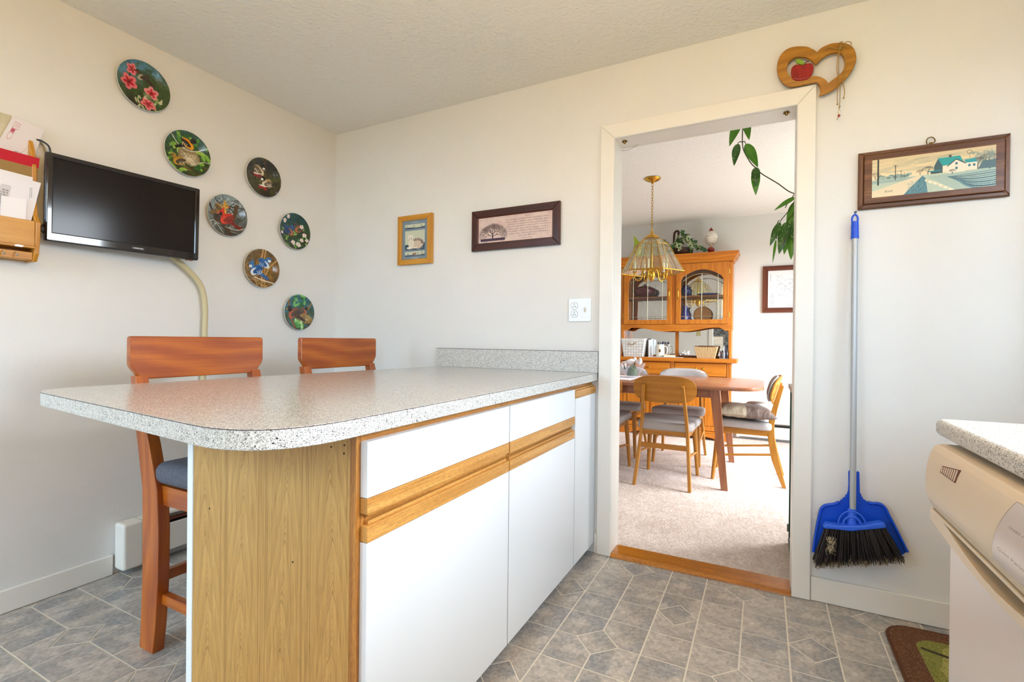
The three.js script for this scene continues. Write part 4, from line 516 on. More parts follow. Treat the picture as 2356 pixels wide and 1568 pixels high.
const HEART_IN = [[2.763,2.218],[2.775,2.23],[2.793,2.242],[2.811,2.248],[2.83,2.247],[2.846,2.242],[2.854,2.235],[2.863,2.217],[2.867,2.197],[2.865,2.179],[2.858,2.16],[2.843,2.145],[2.824,2.132],[2.806,2.121],[2.803,2.123],[2.796,2.137],[2.786,2.147],[2.771,2.157],[2.757,2.162],[2.747,2.164],[2.736,2.164],[2.722,2.164],[2.701,2.165],[2.684,2.17],[2.669,2.182],[2.659,2.2],[2.655,2.218],[2.657,2.235],[2.662,2.247],[2.673,2.257],[2.687,2.263],[2.702,2.263],[2.717,2.258],[2.731,2.253],[2.746,2.241],[2.756,2.228]];
const off = (pts, cx, cy) => pts.map(([x, y]) => [x - cx, y - cy]);
{
  const cx = 2.76, cy = 2.14, t = thing('heart_ornament', 'open wooden heart with red apple and twine bow resting on the door casing', 'ornament', [cx, cy, 0]);
  const spl = (p, n) => new THREE.CatmullRomCurve3(off(p, cx, cy).map(([x, y]) => new THREE.Vector3(x, y, 0)), true, 'centripetal').getPoints(n).slice(0, -1).map((q) => [q.x, q.y]); const HO = spl(HEART_OUT, 150), HI = spl(HEART_IN, 120);
  add('heart', toCreasedNormals(ex(HO, 0.021, 0.034, 0.004, 'x', [HI], 3), 0.6), M.heart, t);
  add('dark_rim', ex(HO.map(([x, y]) => [x * 1.003, y > 0.01 ? y * 1.003 : y]), 0.0212, 0.0275, 0.001, 'x', [HI.map(([x, y]) => [x * 0.995, y])]), M.walnut, t);
  const A = [[2.674,2.199],[2.675,2.213],[2.681,2.224],[2.691,2.228],[2.702,2.226],[2.714,2.221],[2.723,2.221],[2.733,2.224],[2.745,2.221],[2.754,2.212],[2.757,2.198],[2.755,2.184],[2.75,2.171],[2.742,2.162],[2.734,2.157],[2.721,2.156],[2.707,2.157],[2.692,2.161],[2.681,2.169],[2.676,2.182]];
  const ap = add('apple', ex(off(A, cx, cy), 0.0255, 0.04, 0.006, 'x', [], 4), mat({ map: tex(128, 128, (u, v) => mix(hex('#7c120f'), hex('#b0221a'), fbm(u, v, 4, 20, 3, 6)), true, [8, 8]), roughness: 0.2 }), t, 'red painted apple');
  add('leaf', ex(off([[2.689,2.248],[2.701,2.247],[2.714,2.239],[2.722,2.227],[2.719,2.219],[2.706,2.224],[2.694,2.233]], cx, cy), 0.032, 0.042, 0.002), mat({ color: '#86a829', roughness: 0.4 }), ap); add('stem', tube(off([[2.722,2.221],[2.728,2.228],[2.739,2.232]], cx, cy).map(([x, y]) => [x, y, 0.036]), 0.0024, 10, 6), M.walnut, ap);
  const tw = mat({ color: '#a8823f', roughness: 0.9 }), tie = (pts, r) => tube(off(pts, cx, cy).map(([x, y], i) => [x, y, 0.041 + 0.003 * Math.sin(i * 2)]), r, 60, 6);
  const bow = add('twine_bow', merge([tie([[2.79,2.262],[2.808,2.265],[2.824,2.259],[2.84,2.252],[2.847,2.262],[2.852,2.279],[2.84,2.273],[2.842,2.254],[2.86,2.259],[2.874,2.249],[2.882,2.262],[2.866,2.273],[2.846,2.256]], 0.0016), tie([[2.846,2.246],[2.846,2.256],[2.85,2.262]], 0.004)]), tw, t, 'twine tied in a bow');
  for (const p of [[[2.842,2.256],[2.836,2.204],[2.835,2.172],[2.84,2.138],[2.845,2.102],[2.847,2.062],[2.846,2.021]], [[2.843,2.256],[2.84,2.185],[2.842,2.138],[2.839,2.092],[2.837,2.057],[2.839,2.027]], [[2.853,2.254],[2.862,2.198],[2.863,2.172],[2.857,2.139],[2.856,2.111],[2.862,2.075],[2.859,2.048]], [[2.846,2.021],[2.843,1.998],[2.842,1.98],[2.837,1.967]]]) add('twine_strand', tie(p, 0.0015), tw, bow);
  for (const [x, y] of [[2.846, 2.018], [2.838, 2.03], [2.859, 2.05]]) add('knot', new THREE.SphereGeometry(0.0035, 8, 6).translate(x - cx, y - cy, 0.041), tw, bow); add('charm', merge([new THREE.SphereGeometry(0.005, 10, 8).scale(1, 1.6, 1).translate(2.844 - cx, 1.998 - cy, 0.042)]), M.cream, bow); add('charm', new THREE.SphereGeometry(0.005, 10, 8).translate(2.844 - cx, 1.982 - cy, 0.042), mat({ color: '#a32a1f', roughness: 0.4 }), bow);
}
{
  const x0 = 2.914, x1 = 3.364, y0 = 1.602, y1 = 1.829, w = x1 - x0, h = y1 - y0, t = thing('wall_plaque', 'walnut plaque with a farmhouse scene hung on the right of the back wall', 'plaque', [(x0 + x1) / 2, (y0 + y1) / 2, 0.002]);
  const X = w / 2, Y = h / 2, b = 0.018;      // bevelled board: sloping rim up to a raised field
  add('board', ex([[-X, -Y], [X, -Y], [X, Y], [-X, Y]], 0, 0.016, 0.008, 'x', [], 1), M.walnut, t); frameSides(t, w - 0.004, h - 0.004, b, 0.0195, M.walnut, 'rim_side', 0.005);
  add('raised_field', ex([[-X + b, -Y + b], [X - b, -Y + b], [X - b, Y - b], [-X + b, Y - b]], 0.012, 0.026, 0.003, 'x', [], 2), M.walnut, t);
  const farm = print(1100, 480, (g, W, H) => {
    const r = rng(21), sky = g.createLinearGradient(0, 0, 0, H * 0.6); sky.addColorStop(0, '#d8c49a'); sky.addColorStop(0.5, '#e8d3a4'); sky.addColorStop(1, '#efd9b4'); g.fillStyle = sky; g.fillRect(0, 0, W, H); g.globalAlpha = 0.12; for (let i = 0; i < 60; i++) oval(g, r() * W, 40 + r() * 150, 60 + r() * 90, 8 + r() * 10, -0.06, '#7d8a80'); g.globalAlpha = 1;
    for (let i = 0; i < 60; i++) oval(g, 60 + r() * 300, 255 - r() * 40 * (1 - i / 90), 20, 16, 0, ['#8ba29a', '#6f8a84', '#9db0a4'][i % 3]); g.fillStyle = '#b9c8b4'; g.fillRect(0, 262, W, H - 262); g.fillStyle = '#9db3ab'; g.fillRect(0, 268, 430, 40);
    g.fillStyle = '#e4d3b0'; g.beginPath(); g.moveTo(430, 262); g.lineTo(0, 400); g.lineTo(0, H); g.lineTo(320, H); g.lineTo(470, 272); g.fill(); g.fillStyle = '#4f7f8c'; g.beginPath(); g.moveTo(470, 268); g.lineTo(300, H); g.lineTo(520, H); g.lineTo(500, 300); g.fill(); g.globalAlpha = 0.5; for (let i = 0; i < 300; i++) { g.strokeStyle = r() < 0.5 ? '#24525f' : '#a9c6c4'; g.lineWidth = 2; const x = 330 + r() * 180, y = 320 + r() * 150; g.beginPath(); g.moveTo(x, y); g.lineTo(x + 6, y - 16); g.stroke(); } g.globalAlpha = 1;
    for (let i = 0; i < 16; i++) oval(g, 515 + i * 15, 330 + i * 9.5 + r() * 8, 24, 14, 0.5, ['#efe3c6', '#d8caa8', '#f4ead2'][i % 3]); g.fillStyle = '#a8bcae'; g.beginPath(); g.moveTo(520, 290); g.lineTo(W, 262); g.lineTo(W, H); g.lineTo(760, H); g.fill();
    for (let k = 0; k < 9; k++) { g.strokeStyle = k % 2 ? '#34555f' : '#5d838c'; g.lineWidth = 9 + k; g.beginPath(); g.moveTo(690 + k * 12, 316 + k * 6); g.quadraticCurveTo(880, 310 + k * 26, W, 290 + k * 24); g.stroke(); } g.globalAlpha = 0.25; for (let i = 0; i < 700; i++) { g.strokeStyle = '#eef0dc'; g.lineWidth = 1.5; const x = 560 + r() * 540, y = 320 + r() * 150; g.beginPath(); g.moveTo(x, y); g.lineTo(x + 4, y - 12); g.stroke(); } g.globalAlpha = 1;
    const tree = (x, y, l, d, w, a = -PI / 2) => { const X = x + Math.cos(a) * l, Yy = y + Math.sin(a) * l; g.strokeStyle = '#4a4a40'; g.lineWidth = Math.max(1, w); g.beginPath(); g.moveTo(x, y); g.lineTo(X, Yy); g.stroke(); if (d) for (const s of [-1, 0, 1]) tree(X, Yy, l * 0.72, d - 1, w * 0.6, a + s * 0.55 + (r() - 0.5) * 0.3); };
    tree(520, 262, 34, 5, 7); tree(450, 258, 24, 4, 5); tree(30, 260, 34, 4, 6); tree(950, 262, 46, 5, 9); tree(1050, 270, 62, 5, 14); g.globalAlpha = 0.35; for (let i = 0; i < 80; i++) oval(g, 900 + r() * 200, 60 + r() * 150, 20, 10, r() * 3, '#7d8f86'); g.globalAlpha = 1;
    g.fillStyle = '#4f6b70'; g.beginPath(); g.moveTo(950, 262); g.lineTo(990, 170); g.lineTo(W, 165); g.lineTo(W, 262); g.fill();
    g.fillStyle = '#3c5a60'; g.beginPath(); g.moveTo(575, 252); g.lineTo(575, 170); g.lineTo(610, 80); g.lineTo(650, 170); g.lineTo(650, 262); g.fill(); g.fillStyle = '#1d9d9d'; g.beginPath(); g.moveTo(606, 78); g.lineTo(800, 74); g.lineTo(830, 150); g.lineTo(650, 178); g.fill(); g.fillStyle = '#efe2cc'; g.fillRect(650, 176, 200, 70); g.beginPath(); g.moveTo(690, 270); g.lineTo(690, 180); g.lineTo(768, 112); g.lineTo(846, 176); g.lineTo(846, 270); g.fill(); g.strokeStyle = '#2b4a50'; g.lineWidth = 10; g.beginPath(); g.moveTo(690, 190); g.lineTo(768, 112); g.lineTo(850, 176); g.stroke(); g.fillStyle = '#1f97a0'; g.beginPath(); g.moveTo(850, 170); g.lineTo(836, 132); g.lineTo(930, 128); g.lineTo(946, 172); g.fill(); g.fillStyle = '#efe2cc'; g.fillRect(850, 172, 96, 84); g.fillStyle = '#3a7280'; for (const [x, y] of [[760, 150], [760, 206], [870, 190], [910, 190]]) g.fillRect(x, y, 20, 28); g.fillStyle = '#5a4a3a'; g.fillRect(704, 50, 22, 32); g.fillStyle = '#2f8a92'; g.fillRect(520, 220, 110, 14); g.fillStyle = '#2e4b50'; g.fillRect(545, 234, 80, 26); tree(735, 290, 22, 4, 5);
    g.strokeStyle = '#6a6a58'; g.lineWidth = 3; g.beginPath(); g.moveTo(884, 128); g.lineTo(880, 52); g.stroke(); g.lineWidth = 5; g.beginPath(); g.arc(880, 44, 20, 0, 7); g.stroke(); g.strokeStyle = '#33322c'; for (const [x, y0, y1, lw] of [[58, -10, 330, 16], [222, 96, 286, 7], [276, 170, 276, 4], [306, 200, 272, 3]]) { g.lineWidth = lw; g.beginPath(); g.moveTo(x, y0); g.lineTo(x, y1); g.stroke(); if (y0 > 0) { g.lineWidth = lw * 0.7; g.beginPath(); g.moveTo(x - lw * 3, y0 + 10); g.lineTo(x + lw * 3, y0 + 10); g.stroke(); } }
    g.fillStyle = '#2a2620'; g.font = 'italic 34px serif'; g.fillText('Scott', 118, 428);
  });
  add('print', sheet(-0.1815, 0.1815, -0.0735, 0.0735, 0.0263), mat({ map: farm, roughness: 0.35 }), t, 'farmhouse print');
  const ring = add('hanging_ring', tube([[-0.011, Y - 0.002, 0.016], [-0.0125, Y + 0.012, 0.014], [-0.007, Y + 0.022, 0.013], [0.004, Y + 0.023, 0.013], [0.0115, Y + 0.015, 0.013], [0.0115, Y + 0.004, 0.016], [0.004, Y - 0.001, 0.017]], 0.0019, 40, 8), M.oldbrass, t); add('clasp', bx(-0.005, 0.006, Y - 0.008, Y + 0.004, 0.008, 0.018, 0.002), M.oldbrass, ring);
}
const PAN = [[2.776,0.209],[2.783,0.276],[2.791,0.333],[2.798,0.374],[2.802,0.39],[2.812,0.404],[2.826,0.411],[2.846,0.417],[2.862,0.428],[2.868,0.433],[2.868,0.437],[2.876,0.441],[2.876,0.446],[2.884,0.451],[2.884,0.457],[2.889,0.462],[2.893,0.478],[2.894,0.508],[2.893,0.553],[2.896,0.559],[2.901,0.557],[2.903,0.55],[2.904,0.432],[2.92,0.434],[2.92,0.556],[2.925,0.56],[2.93,0.555],[2.931,0.513],[2.932,0.475],[2.937,0.468],[2.936,0.463],[2.942,0.458],[2.942,0.453],[2.949,0.449],[2.958,0.442],[2.974,0.441],[2.991,0.443],[3.005,0.438],[3.015,0.426],[3.025,0.402],[3.044,0.362],[3.065,0.314],[3.083,0.273],[3.07,0.257],[2.786,0.2]];
{
  const cx = 2.91, cy = 0.2, t = thing('dustpan', 'bright blue plastic dustpan hanging behind the broom', 'dustpan', [cx, cy, 0]);
  const P = off(PAN, cx, cy); add('pan', ex(P, 0.018, 0.024, 0.001), M.blue, t);
  const rim = P.filter((p, i) => i < P.length - 2 && (p[1] < 0.24)); const L = P.slice(0, 9), R = P.slice(34, 43);
  for (const s of [L, R]) add('rim_wall', merge([tube(s.map(([x, y]) => [x, y, 0.03]), 0.005, 40, 8), tube(s.map(([x, y]) => [x, y, 0.024]), 0.005, 40, 8)]), M.blue, t);
  const c = thing('broom', 'blue broom with silver handle and dark bristles hanging by the doorway', 'broom', [2.904, 0, 0]);
  const H = [[0.0, 1.5, 0.026], [0.0, 0.395, 0.062]];
  add('handle', cyl(H[0], H[1], 0.0108, 0.0108, 20), mat({ color: '#b4b6b8', roughness: 0.4, metalness: 0.35 }), c);
  const gr = add('grip', merge([cyl([0, 1.49, 0.0263], [0, 1.555, 0.0242], 0.0135, 0.0125, 20), cyl([0, 1.487, 0.0264], [0, 1.494, 0.0262], 0.0142, 0.0142, 20)]), M.blue, c); add('hanging_loop', tube([[-0.0085, 1.553, 0.024], [-0.0095, 1.568, 0.0235], [-0.005, 1.58, 0.023], [0, 1.583, 0.023], [0.005, 1.58, 0.023], [0.0095, 1.568, 0.0235], [0.0085, 1.553, 0.024]], 0.0035, 30, 8), M.blue, gr); for (let k = 0; k < 4; k++) add('grip_ridge', new THREE.TorusGeometry(0.0131, 0.0012, 6, 20).rotateX(PI / 2).translate(0, 1.5 + k * 0.012, 0.0258 - k * 0.0004), M.blue2, gr);
  const HOLD = [[2.804,0.337],[2.812,0.351],[2.852,0.352],[2.934,0.367],[2.988,0.388],[3.002,0.385],[3.006,0.375],[3,0.368],[2.958,0.356],[2.896,0.337],[2.837,0.334],[2.812,0.331]];
  const hd = add('head', ex(off(HOLD, 2.904, 0), 0.05, 0.092, 0.006, 'x', [], 3), M.blue2, c);
  add('socket', cyl([-0.003, 0.345, 0.066], [-0.002, 0.418, 0.061], 0.0165, 0.0145, 20), M.blue2, hd);
  const arcR = (r, w) => { const o = []; for (let i = 0; i <= 16; i++) { const a = 0.1 + (PI - 0.2) * i / 16; o.push([-0.003 + r * Math.cos(a), 0.352 + r * 1.3 * Math.sin(a), 0.075]); } return tube(o, w, 40, 8); }; add('brace', arcR(0.03, 0.0045), M.blue2, hd); add('brace', arcR(0.046, 0.003), M.blue2, hd);
  // bristles: many thin tufts fanning down from the head
  const g = [], r = rng(4); for (let i = 0; i < 520; i++) { const u = r(), v = r(), x0 = lerp(2.813, 3.003, u) - 2.904, y0 = lerp(0.334, 0.373, u) - 0.002, z0 = lerp(0.056, 0.086, v), x1 = lerp(2.773, 3.062, clamp(u + (r() - 0.5) * 0.03)) - 2.904, y1 = lerp(0.178, 0.262, u) + (r() - 0.5) * 0.016, z1 = lerp(0.034, 0.108, v) + (r() - 0.5) * 0.004; g.push(cyl([x0, y0, z0], [x1, y1, z1], 0.0022, 0.0013, 5, false)); }
  const br = add('bristles', merge(g), mat({ map: tex(64, 64, (u, v) => mix(hex('#120b09'), hex('#43302a'), Math.pow(fbm(u, v, 30, 30, 2, 3), 2)), true, [30, 30]), roughness: 0.55 }), c, 'dark brown bristles with dusty ends'); br.userData.kind = 'stuff';
  const tip = []; for (let i = 0; i < 330; i++) { const u = r(), v = 0.35 + 0.65 * r(), x = lerp(2.774, 3.062, u) - 2.904, y = lerp(0.182, 0.266, u), z = lerp(0.034, 0.108, v); tip.push(cyl([x, y + 0.006, z], [x + (r() - 0.5) * 0.01, y - 0.012 - r() * 0.006, z + (r() - 0.5) * 0.01], 0.0012, 0.0007, 4, false)); } const tp = add('frayed_tips', merge(tip), mat({ color: '#7d7055', roughness: 0.9 }), br); tp.userData.kind = 'stuff';
  const lint = []; for (let i = 0; i < 60; i++) { const x = 2.83 - 2.904 + (r() - 0.5) * 0.022, y = 0.275 + (r() - 0.5) * 0.06; lint.push(tube([[x, y, 0.098], [x + (r() - 0.5) * 0.016, y + (r() - 0.5) * 0.02, 0.102], [x + (r() - 0.5) * 0.02, y + (r() - 0.5) * 0.03, 0.1]], 0.0005, 6, 4)); } const ln = add('lint', merge(lint), mat({ color: '#d2c4a6', roughness: 1 }), br, 'pale lint caught in the bristles'); ln.userData.kind = 'stuff';
  const n = thing('wall_hook', 'small nail holding the broom', 'hook', [2.904, 1.588, 0]); add('nail', cyl([0, -0.004, 0.0005], [0.0, 0.002, 0.034], 0.0022, 0.0022, 8), M.steel, n); add('nail_head', cyl([0, 0.002, 0.033], [0, 0.002, 0.036], 0.005, 0.005, 10), mat({ color: '#24476f', roughness: 0.5 }), n);
}
// brass rod brackets under the door head, and a loose bit of wire
for (const [x, l] of [[1.958, 'left'], [2.662, 'right']]) { const t = thing('rod_bracket', 'small tarnished brass bracket under the door head, ' + l + ' end', 'bracket', [x, 2.067, -0.036]); add('base_plate', cyl([0, -0.003, 0], [0, -0.0005, 0], 0.011, 0.011, 14), M.oldbrass, t); add('cup', cyl([0, -0.014, 0], [0, -0.003, 0], 0.005, 0.007, 10), M.oldbrass, t); for (const s of [-1, 1]) add('wing', cyl([s * 0.004, -0.008, 0], [s * 0.013, -0.005, 0.002], 0.0028, 0.0022, 8), M.oldbrass, t); }
{ const t = thing('loose_wire', 'thin curved wire hanging at the top left of the doorway', 'wire'); add('wire', tube([[1.9215, 2.052, -0.118], [1.945, 2.05, -0.118], [1.97, 2.054, -0.116], [1.99, 2.06, -0.113], [2.008, 2.0665, -0.11]], 0.0008, 24, 5), M.dark, t); }
// ---------------------------------------------------------------- dining chairs (local: the sitter looks towards -z, origin on the floor)
const chairGroup = 'chairs around the dining table';
function diningChair(label, at, turn) {
  const t = thing('dining_chair', label, 'chair', at, turn, chairGroup);
  // rear leg and back post in one bent piece, side outline in (z, y)
  const leg = [[0.245, 0], [0.272, 0], [0.222, 0.2], [0.192, 0.36], [0.19, 0.46], [0.212, 0.58], [0.252, 0.745], [0.228, 0.752], [0.18, 0.6], [0.15, 0.47], [0.146, 0.36], [0.172, 0.2]];
  for (const s of [-1, 1]) { const g = ex(smoothCorner(leg, [0, 0, 0.03, 0.04, 0.03, 0.03, 0.008, 0.008, 0.03, 0.04, 0.04, 0.03], 4).map(([z, y]) => [-z, y]), -0.011, 0.011, 0.003, 'y', [], 2).rotateY(PI / 2); { const p = g.attributes.position; for (let i = 0; i < p.count; i++) p.setX(i, p.getX(i) + s * (0.196 - 0.058 * p.getY(i) / 0.75)); } add('rear_leg', g, M.teak, t); add('front_leg', cyl([s * 0.193, 0, -0.232], [s * 0.17, 0.41, -0.19], 0.0125, 0.021, 16), M.teak, t); add('side_rail', bx(-0.01, 0.01, 0.365, 0.41, -0.19, 0.16, 0.003, 'z').translate(s * 0.166, 0, 0), M.teak, t); add('side_stretcher', cyl([s * 0.184, 0.19, -0.21], [s * 0.182, 0.235, 0.19], 0.009, 0.009, 10), M.teak, t); }
  add('rear_rail', bx(-0.16, 0.16, 0.37, 0.41, 0.15, 0.168, 0.003, 'x'), M.teak, t); add('front_rail', bx(-0.16, 0.16, 0.365, 0.41, -0.19, -0.172, 0.003, 'x'), M.teak, t); add('cross_bar', bx(-0.176, 0.176, 0.273, 0.31, 0.176, 0.195, 0.003, 'x'), M.teak, t);
  // upholstered seat
  const seat = xz(ex(smoothCorner([[-0.2, -0.185], [0.2, -0.185], [0.23, 0.215], [-0.23, 0.215]], [0.07, 0.07, 0.08, 0.08], 6), 0, 0.058, 0.022, 'y', [], 5)); { const p = seat.attributes.position; for (let i = 0; i < p.count; i++) { const a = p.getX(i) / 0.23, b = p.getZ(i) / 0.215; if (p.getY(i) > 0.03) p.setY(i, p.getY(i) + 0.012 * (1 - a * a) * (1 - b * b)); p.setY(i, p.getY(i) + 0.412 - 0.02 * b * 0.5); } }
  add('seat', toCreasedNormals(seat, 0.9), M.fabric, t);
  // bent plywood back with a padded front
  const bend = (g) => { const p = g.attributes.position; for (let i = 0; i < p.count; i++) { const x = p.getX(i), y = p.getY(i); p.setZ(i, p.getZ(i) - 0.75 * x * x + 0.28 * (y - 0.71) + 0.0); } g.computeVertexNormals(); return g; };
  const grid = (w0, w1, y0, y1, z0, z1, b) => { // superellipse slab with enough points to bend
    const o = []; for (let i = 0; i < 56; i++) { const a = (i / 56) * 2 * PI, c = Math.cos(a), s = Math.sin(a); o.push([Math.sign(c) * Math.pow(Math.abs(c), 0.62) * w0, (y0 + y1) / 2 + Math.sign(s) * Math.pow(Math.abs(s), 0.72) * (y1 - y0) / 2]); } return o; };
  const shell = (k, z0, z1, b) => { // rows of rings from rim to centre so that the bend is smooth
    const out = grid(0.226 * k, 0, 0.714 - 0.102 * k, 0.714 + 0.102 * k), N = out.length, pos = [], idx = [], rings = 6; const ringAt = (f, z) => { const st = pos.length / 3; for (const [x, y] of out) pos.push(x * f, 0.714 + (y - 0.714) * f, z); return st; };
    const list = []; for (let i = 0; i <= rings; i++) list.push(ringAt(Math.max(0.02, i / rings), z1 - (i === rings ? b : 0))); const front = list.slice(); list.length = 0; for (let i = rings; i >= 0; i--) list.push(ringAt(Math.max(0.02, i / rings), z0 + (i === rings ? b : 0))); const all = [...front, ...list]; for (let k2 = 0; k2 < all.length - 1; k2++) for (let i = 0; i < N; i++) { const j = (i + 1) % N; idx.push(all[k2] + i, all[k2 + 1] + i, all[k2] + j, all[k2] + j, all[k2 + 1] + i, all[k2 + 1] + j); }
    const g = new THREE.BufferGeometry(); g.setAttribute('position', new THREE.Float32BufferAttribute(pos, 3)); g.setIndex(idx); g.computeVertexNormals(); return g; };
  const ply = toCreasedNormals(bend(shell(1, 0.204, 0.218, 0.002)), 0.7); add('backrest', muv(ply, 'x'), M.teak, t); const pad = toCreasedNormals(bend(shell(0.965, 0.172, 0.2035, 0.014)), 1.1); add('back_pad', muv(pad), M.fabric, t);
  return t;
}
const ch0 = diningChair('teak dining chair with its back to the doorway, right beside the table leg', [1.937, 0, -1.517], 0);
copyOf(ch0, [1.39, 0, -1.54], 0, 'teak dining chair partly hidden by the left door jamb, back to the doorway');
copyOf(ch0, [1.918, 0, -2.27], PI, 'teak dining chair across the table facing the doorway, under the hutch drawers');
copyOf(ch0, [1.365, 0, -2.31], PI, 'teak dining chair across the table, mostly hidden by the left door jamb');
copyOf(ch0, [2.475, 0, -1.905], PI / 2, 'teak dining chair at the table end, seen from the side with cushions on it');
{ // cushions on the end chair
  function pillow(w, d, h, puck = 0.0) { const N = 26, g = new THREE.PlaneGeometry(w, d, N, N); g.rotateX(-PI / 2); const bot = g.clone(); const shape = (q, s) => { const p = q.attributes.position, r = rng(8); for (let i = 0; i < p.count; i++) { const a = p.getX(i) / (w / 2), b = p.getZ(i) / (d / 2), e = Math.pow(Math.max(0, (1 - a ** 4) * (1 - b ** 4)), 0.55), pin = 1 - 0.07 * (1 - Math.abs(a) ** 2) * Math.abs(b) ** 6; p.setX(i, p.getX(i) * (1 - 0.06 * (1 - b * b) * a * a)); p.setZ(i, p.getZ(i) * (1 - 0.06 * (1 - a * a) * b * b)); p.setY(i, s * h * e + puck * Math.sin(a * 17 + b * 3) * e * (1 - e)); } }; shape(g, 1); shape(bot, -0.55); const ix = bot.index.array; for (let i = 0; i < ix.length; i += 3) [ix[i], ix[i + 1]] = [ix[i + 1], ix[i]]; g.computeVertexNormals(); bot.computeVertexNormals(); return merge([g, bot]); }
  const patch = print(256, 256, (g, W) => { const c = ['#b3a68f', '#77655c', '#a3957e', '#63524b', '#c4b79d', '#8a7a6c']; let k = 0; for (let y = 0; y < 2; y++) for (let x = 0; x < 2; x++) { g.fillStyle = c[k++ % 6]; g.fillRect(x * 128, y * 128, 128, 128); } const r = rng(6); for (let i = 0; i < 900; i++) { g.strokeStyle = r() < 0.5 ? 'rgba(60,45,40,0.16)' : 'rgba(245,235,215,0.18)'; g.lineWidth = 2; const x = r() * W, y = r() * W; g.beginPath(); g.moveTo(x, y); g.lineTo(x + 26 * (r() - 0.5), y + 26); g.stroke(); } });
  const a = thing('cushion', 'satin patchwork cushion in brown and beige lying on the end chair', 'cushion', [2.455, 0.523, -1.83], 0.12); add('cover', pillow(0.42, 0.42, 0.06, 0.012), mat({ map: patch, roughness: 0.38, sheen: 0.6 }), a); a.children[0].rotation.z = -0.05;
  const b = thing('cushion', 'plain white cushion tucked behind the patchwork one on the end chair', 'cushion', [2.57, 0.535, -2.08], 0.3); add('cover', pillow(0.2, 0.24, 0.05), mat({ color: '#efe8df', roughness: 0.8 }), b);
}
// ---------------------------------------------------------------- dining table
{
  const t = thing('dining_table', 'rounded walnut dining table with splayed legs', 'table', [1.69, 0, -1.9]);
  const o = smoothCorner([[-0.905, -0.505], [0.905, -0.505], [0.905, 0.505], [-0.905, 0.505]], [0.22, 0.22, 0.22, 0.22], 26); add('tabletop', toCreasedNormals(xz(ex(o, 0.72, 0.746, 0.006, 'x', [], 3)), 0.5), M.walnutTop, t);
  add('apron', bx(-0.57, 0.57, 0.655, 0.7195, 0.41, 0.43, 0.002, 'x'), M.walnutTop, t); add('apron', bx(-0.57, 0.57, 0.655, 0.7195, -0.43, -0.41, 0.002, 'x'), M.walnutTop, t); for (const s of [-1, 1]) add('apron', bx(s * 0.57 - 0.01, s * 0.57 + 0.01, 0.655, 0.7195, -0.4, 0.4, 0.002, 'z'), M.walnutTop, t);
  for (const sx of [-1, 1]) for (const sz of [-1, 1]) { const g = new RoundedBoxGeometry(1, 0.7185, 1, 1, 0.0); g.translate(0, 0.36, 0); const p = g.attributes.position; for (let i = 0; i < p.count; i++) { const f = p.getY(i) / 0.72, w = lerp(0.045, 0.066, f), d = lerp(0.034, 0.052, f); p.setX(i, p.getX(i) * w + sx * lerp(0.658, 0.585, f)); p.setZ(i, p.getZ(i) * d + sz * lerp(0.462, 0.435, f)); } g.computeVertexNormals(); add('leg', muv(g, 'y'), M.walnutTop, t); }
  const m = thing('table_runner', 'white cloth lying on the dining table under the glass bowl', 'cloth', [1.36, 0.7465, -1.86]); add('cloth', bx(-0.33, 0.26, 0, 0.003, -0.23, 0.27, 0.001), mat({ color: '#e6dfe2', roughness: 0.9 }), m);
}
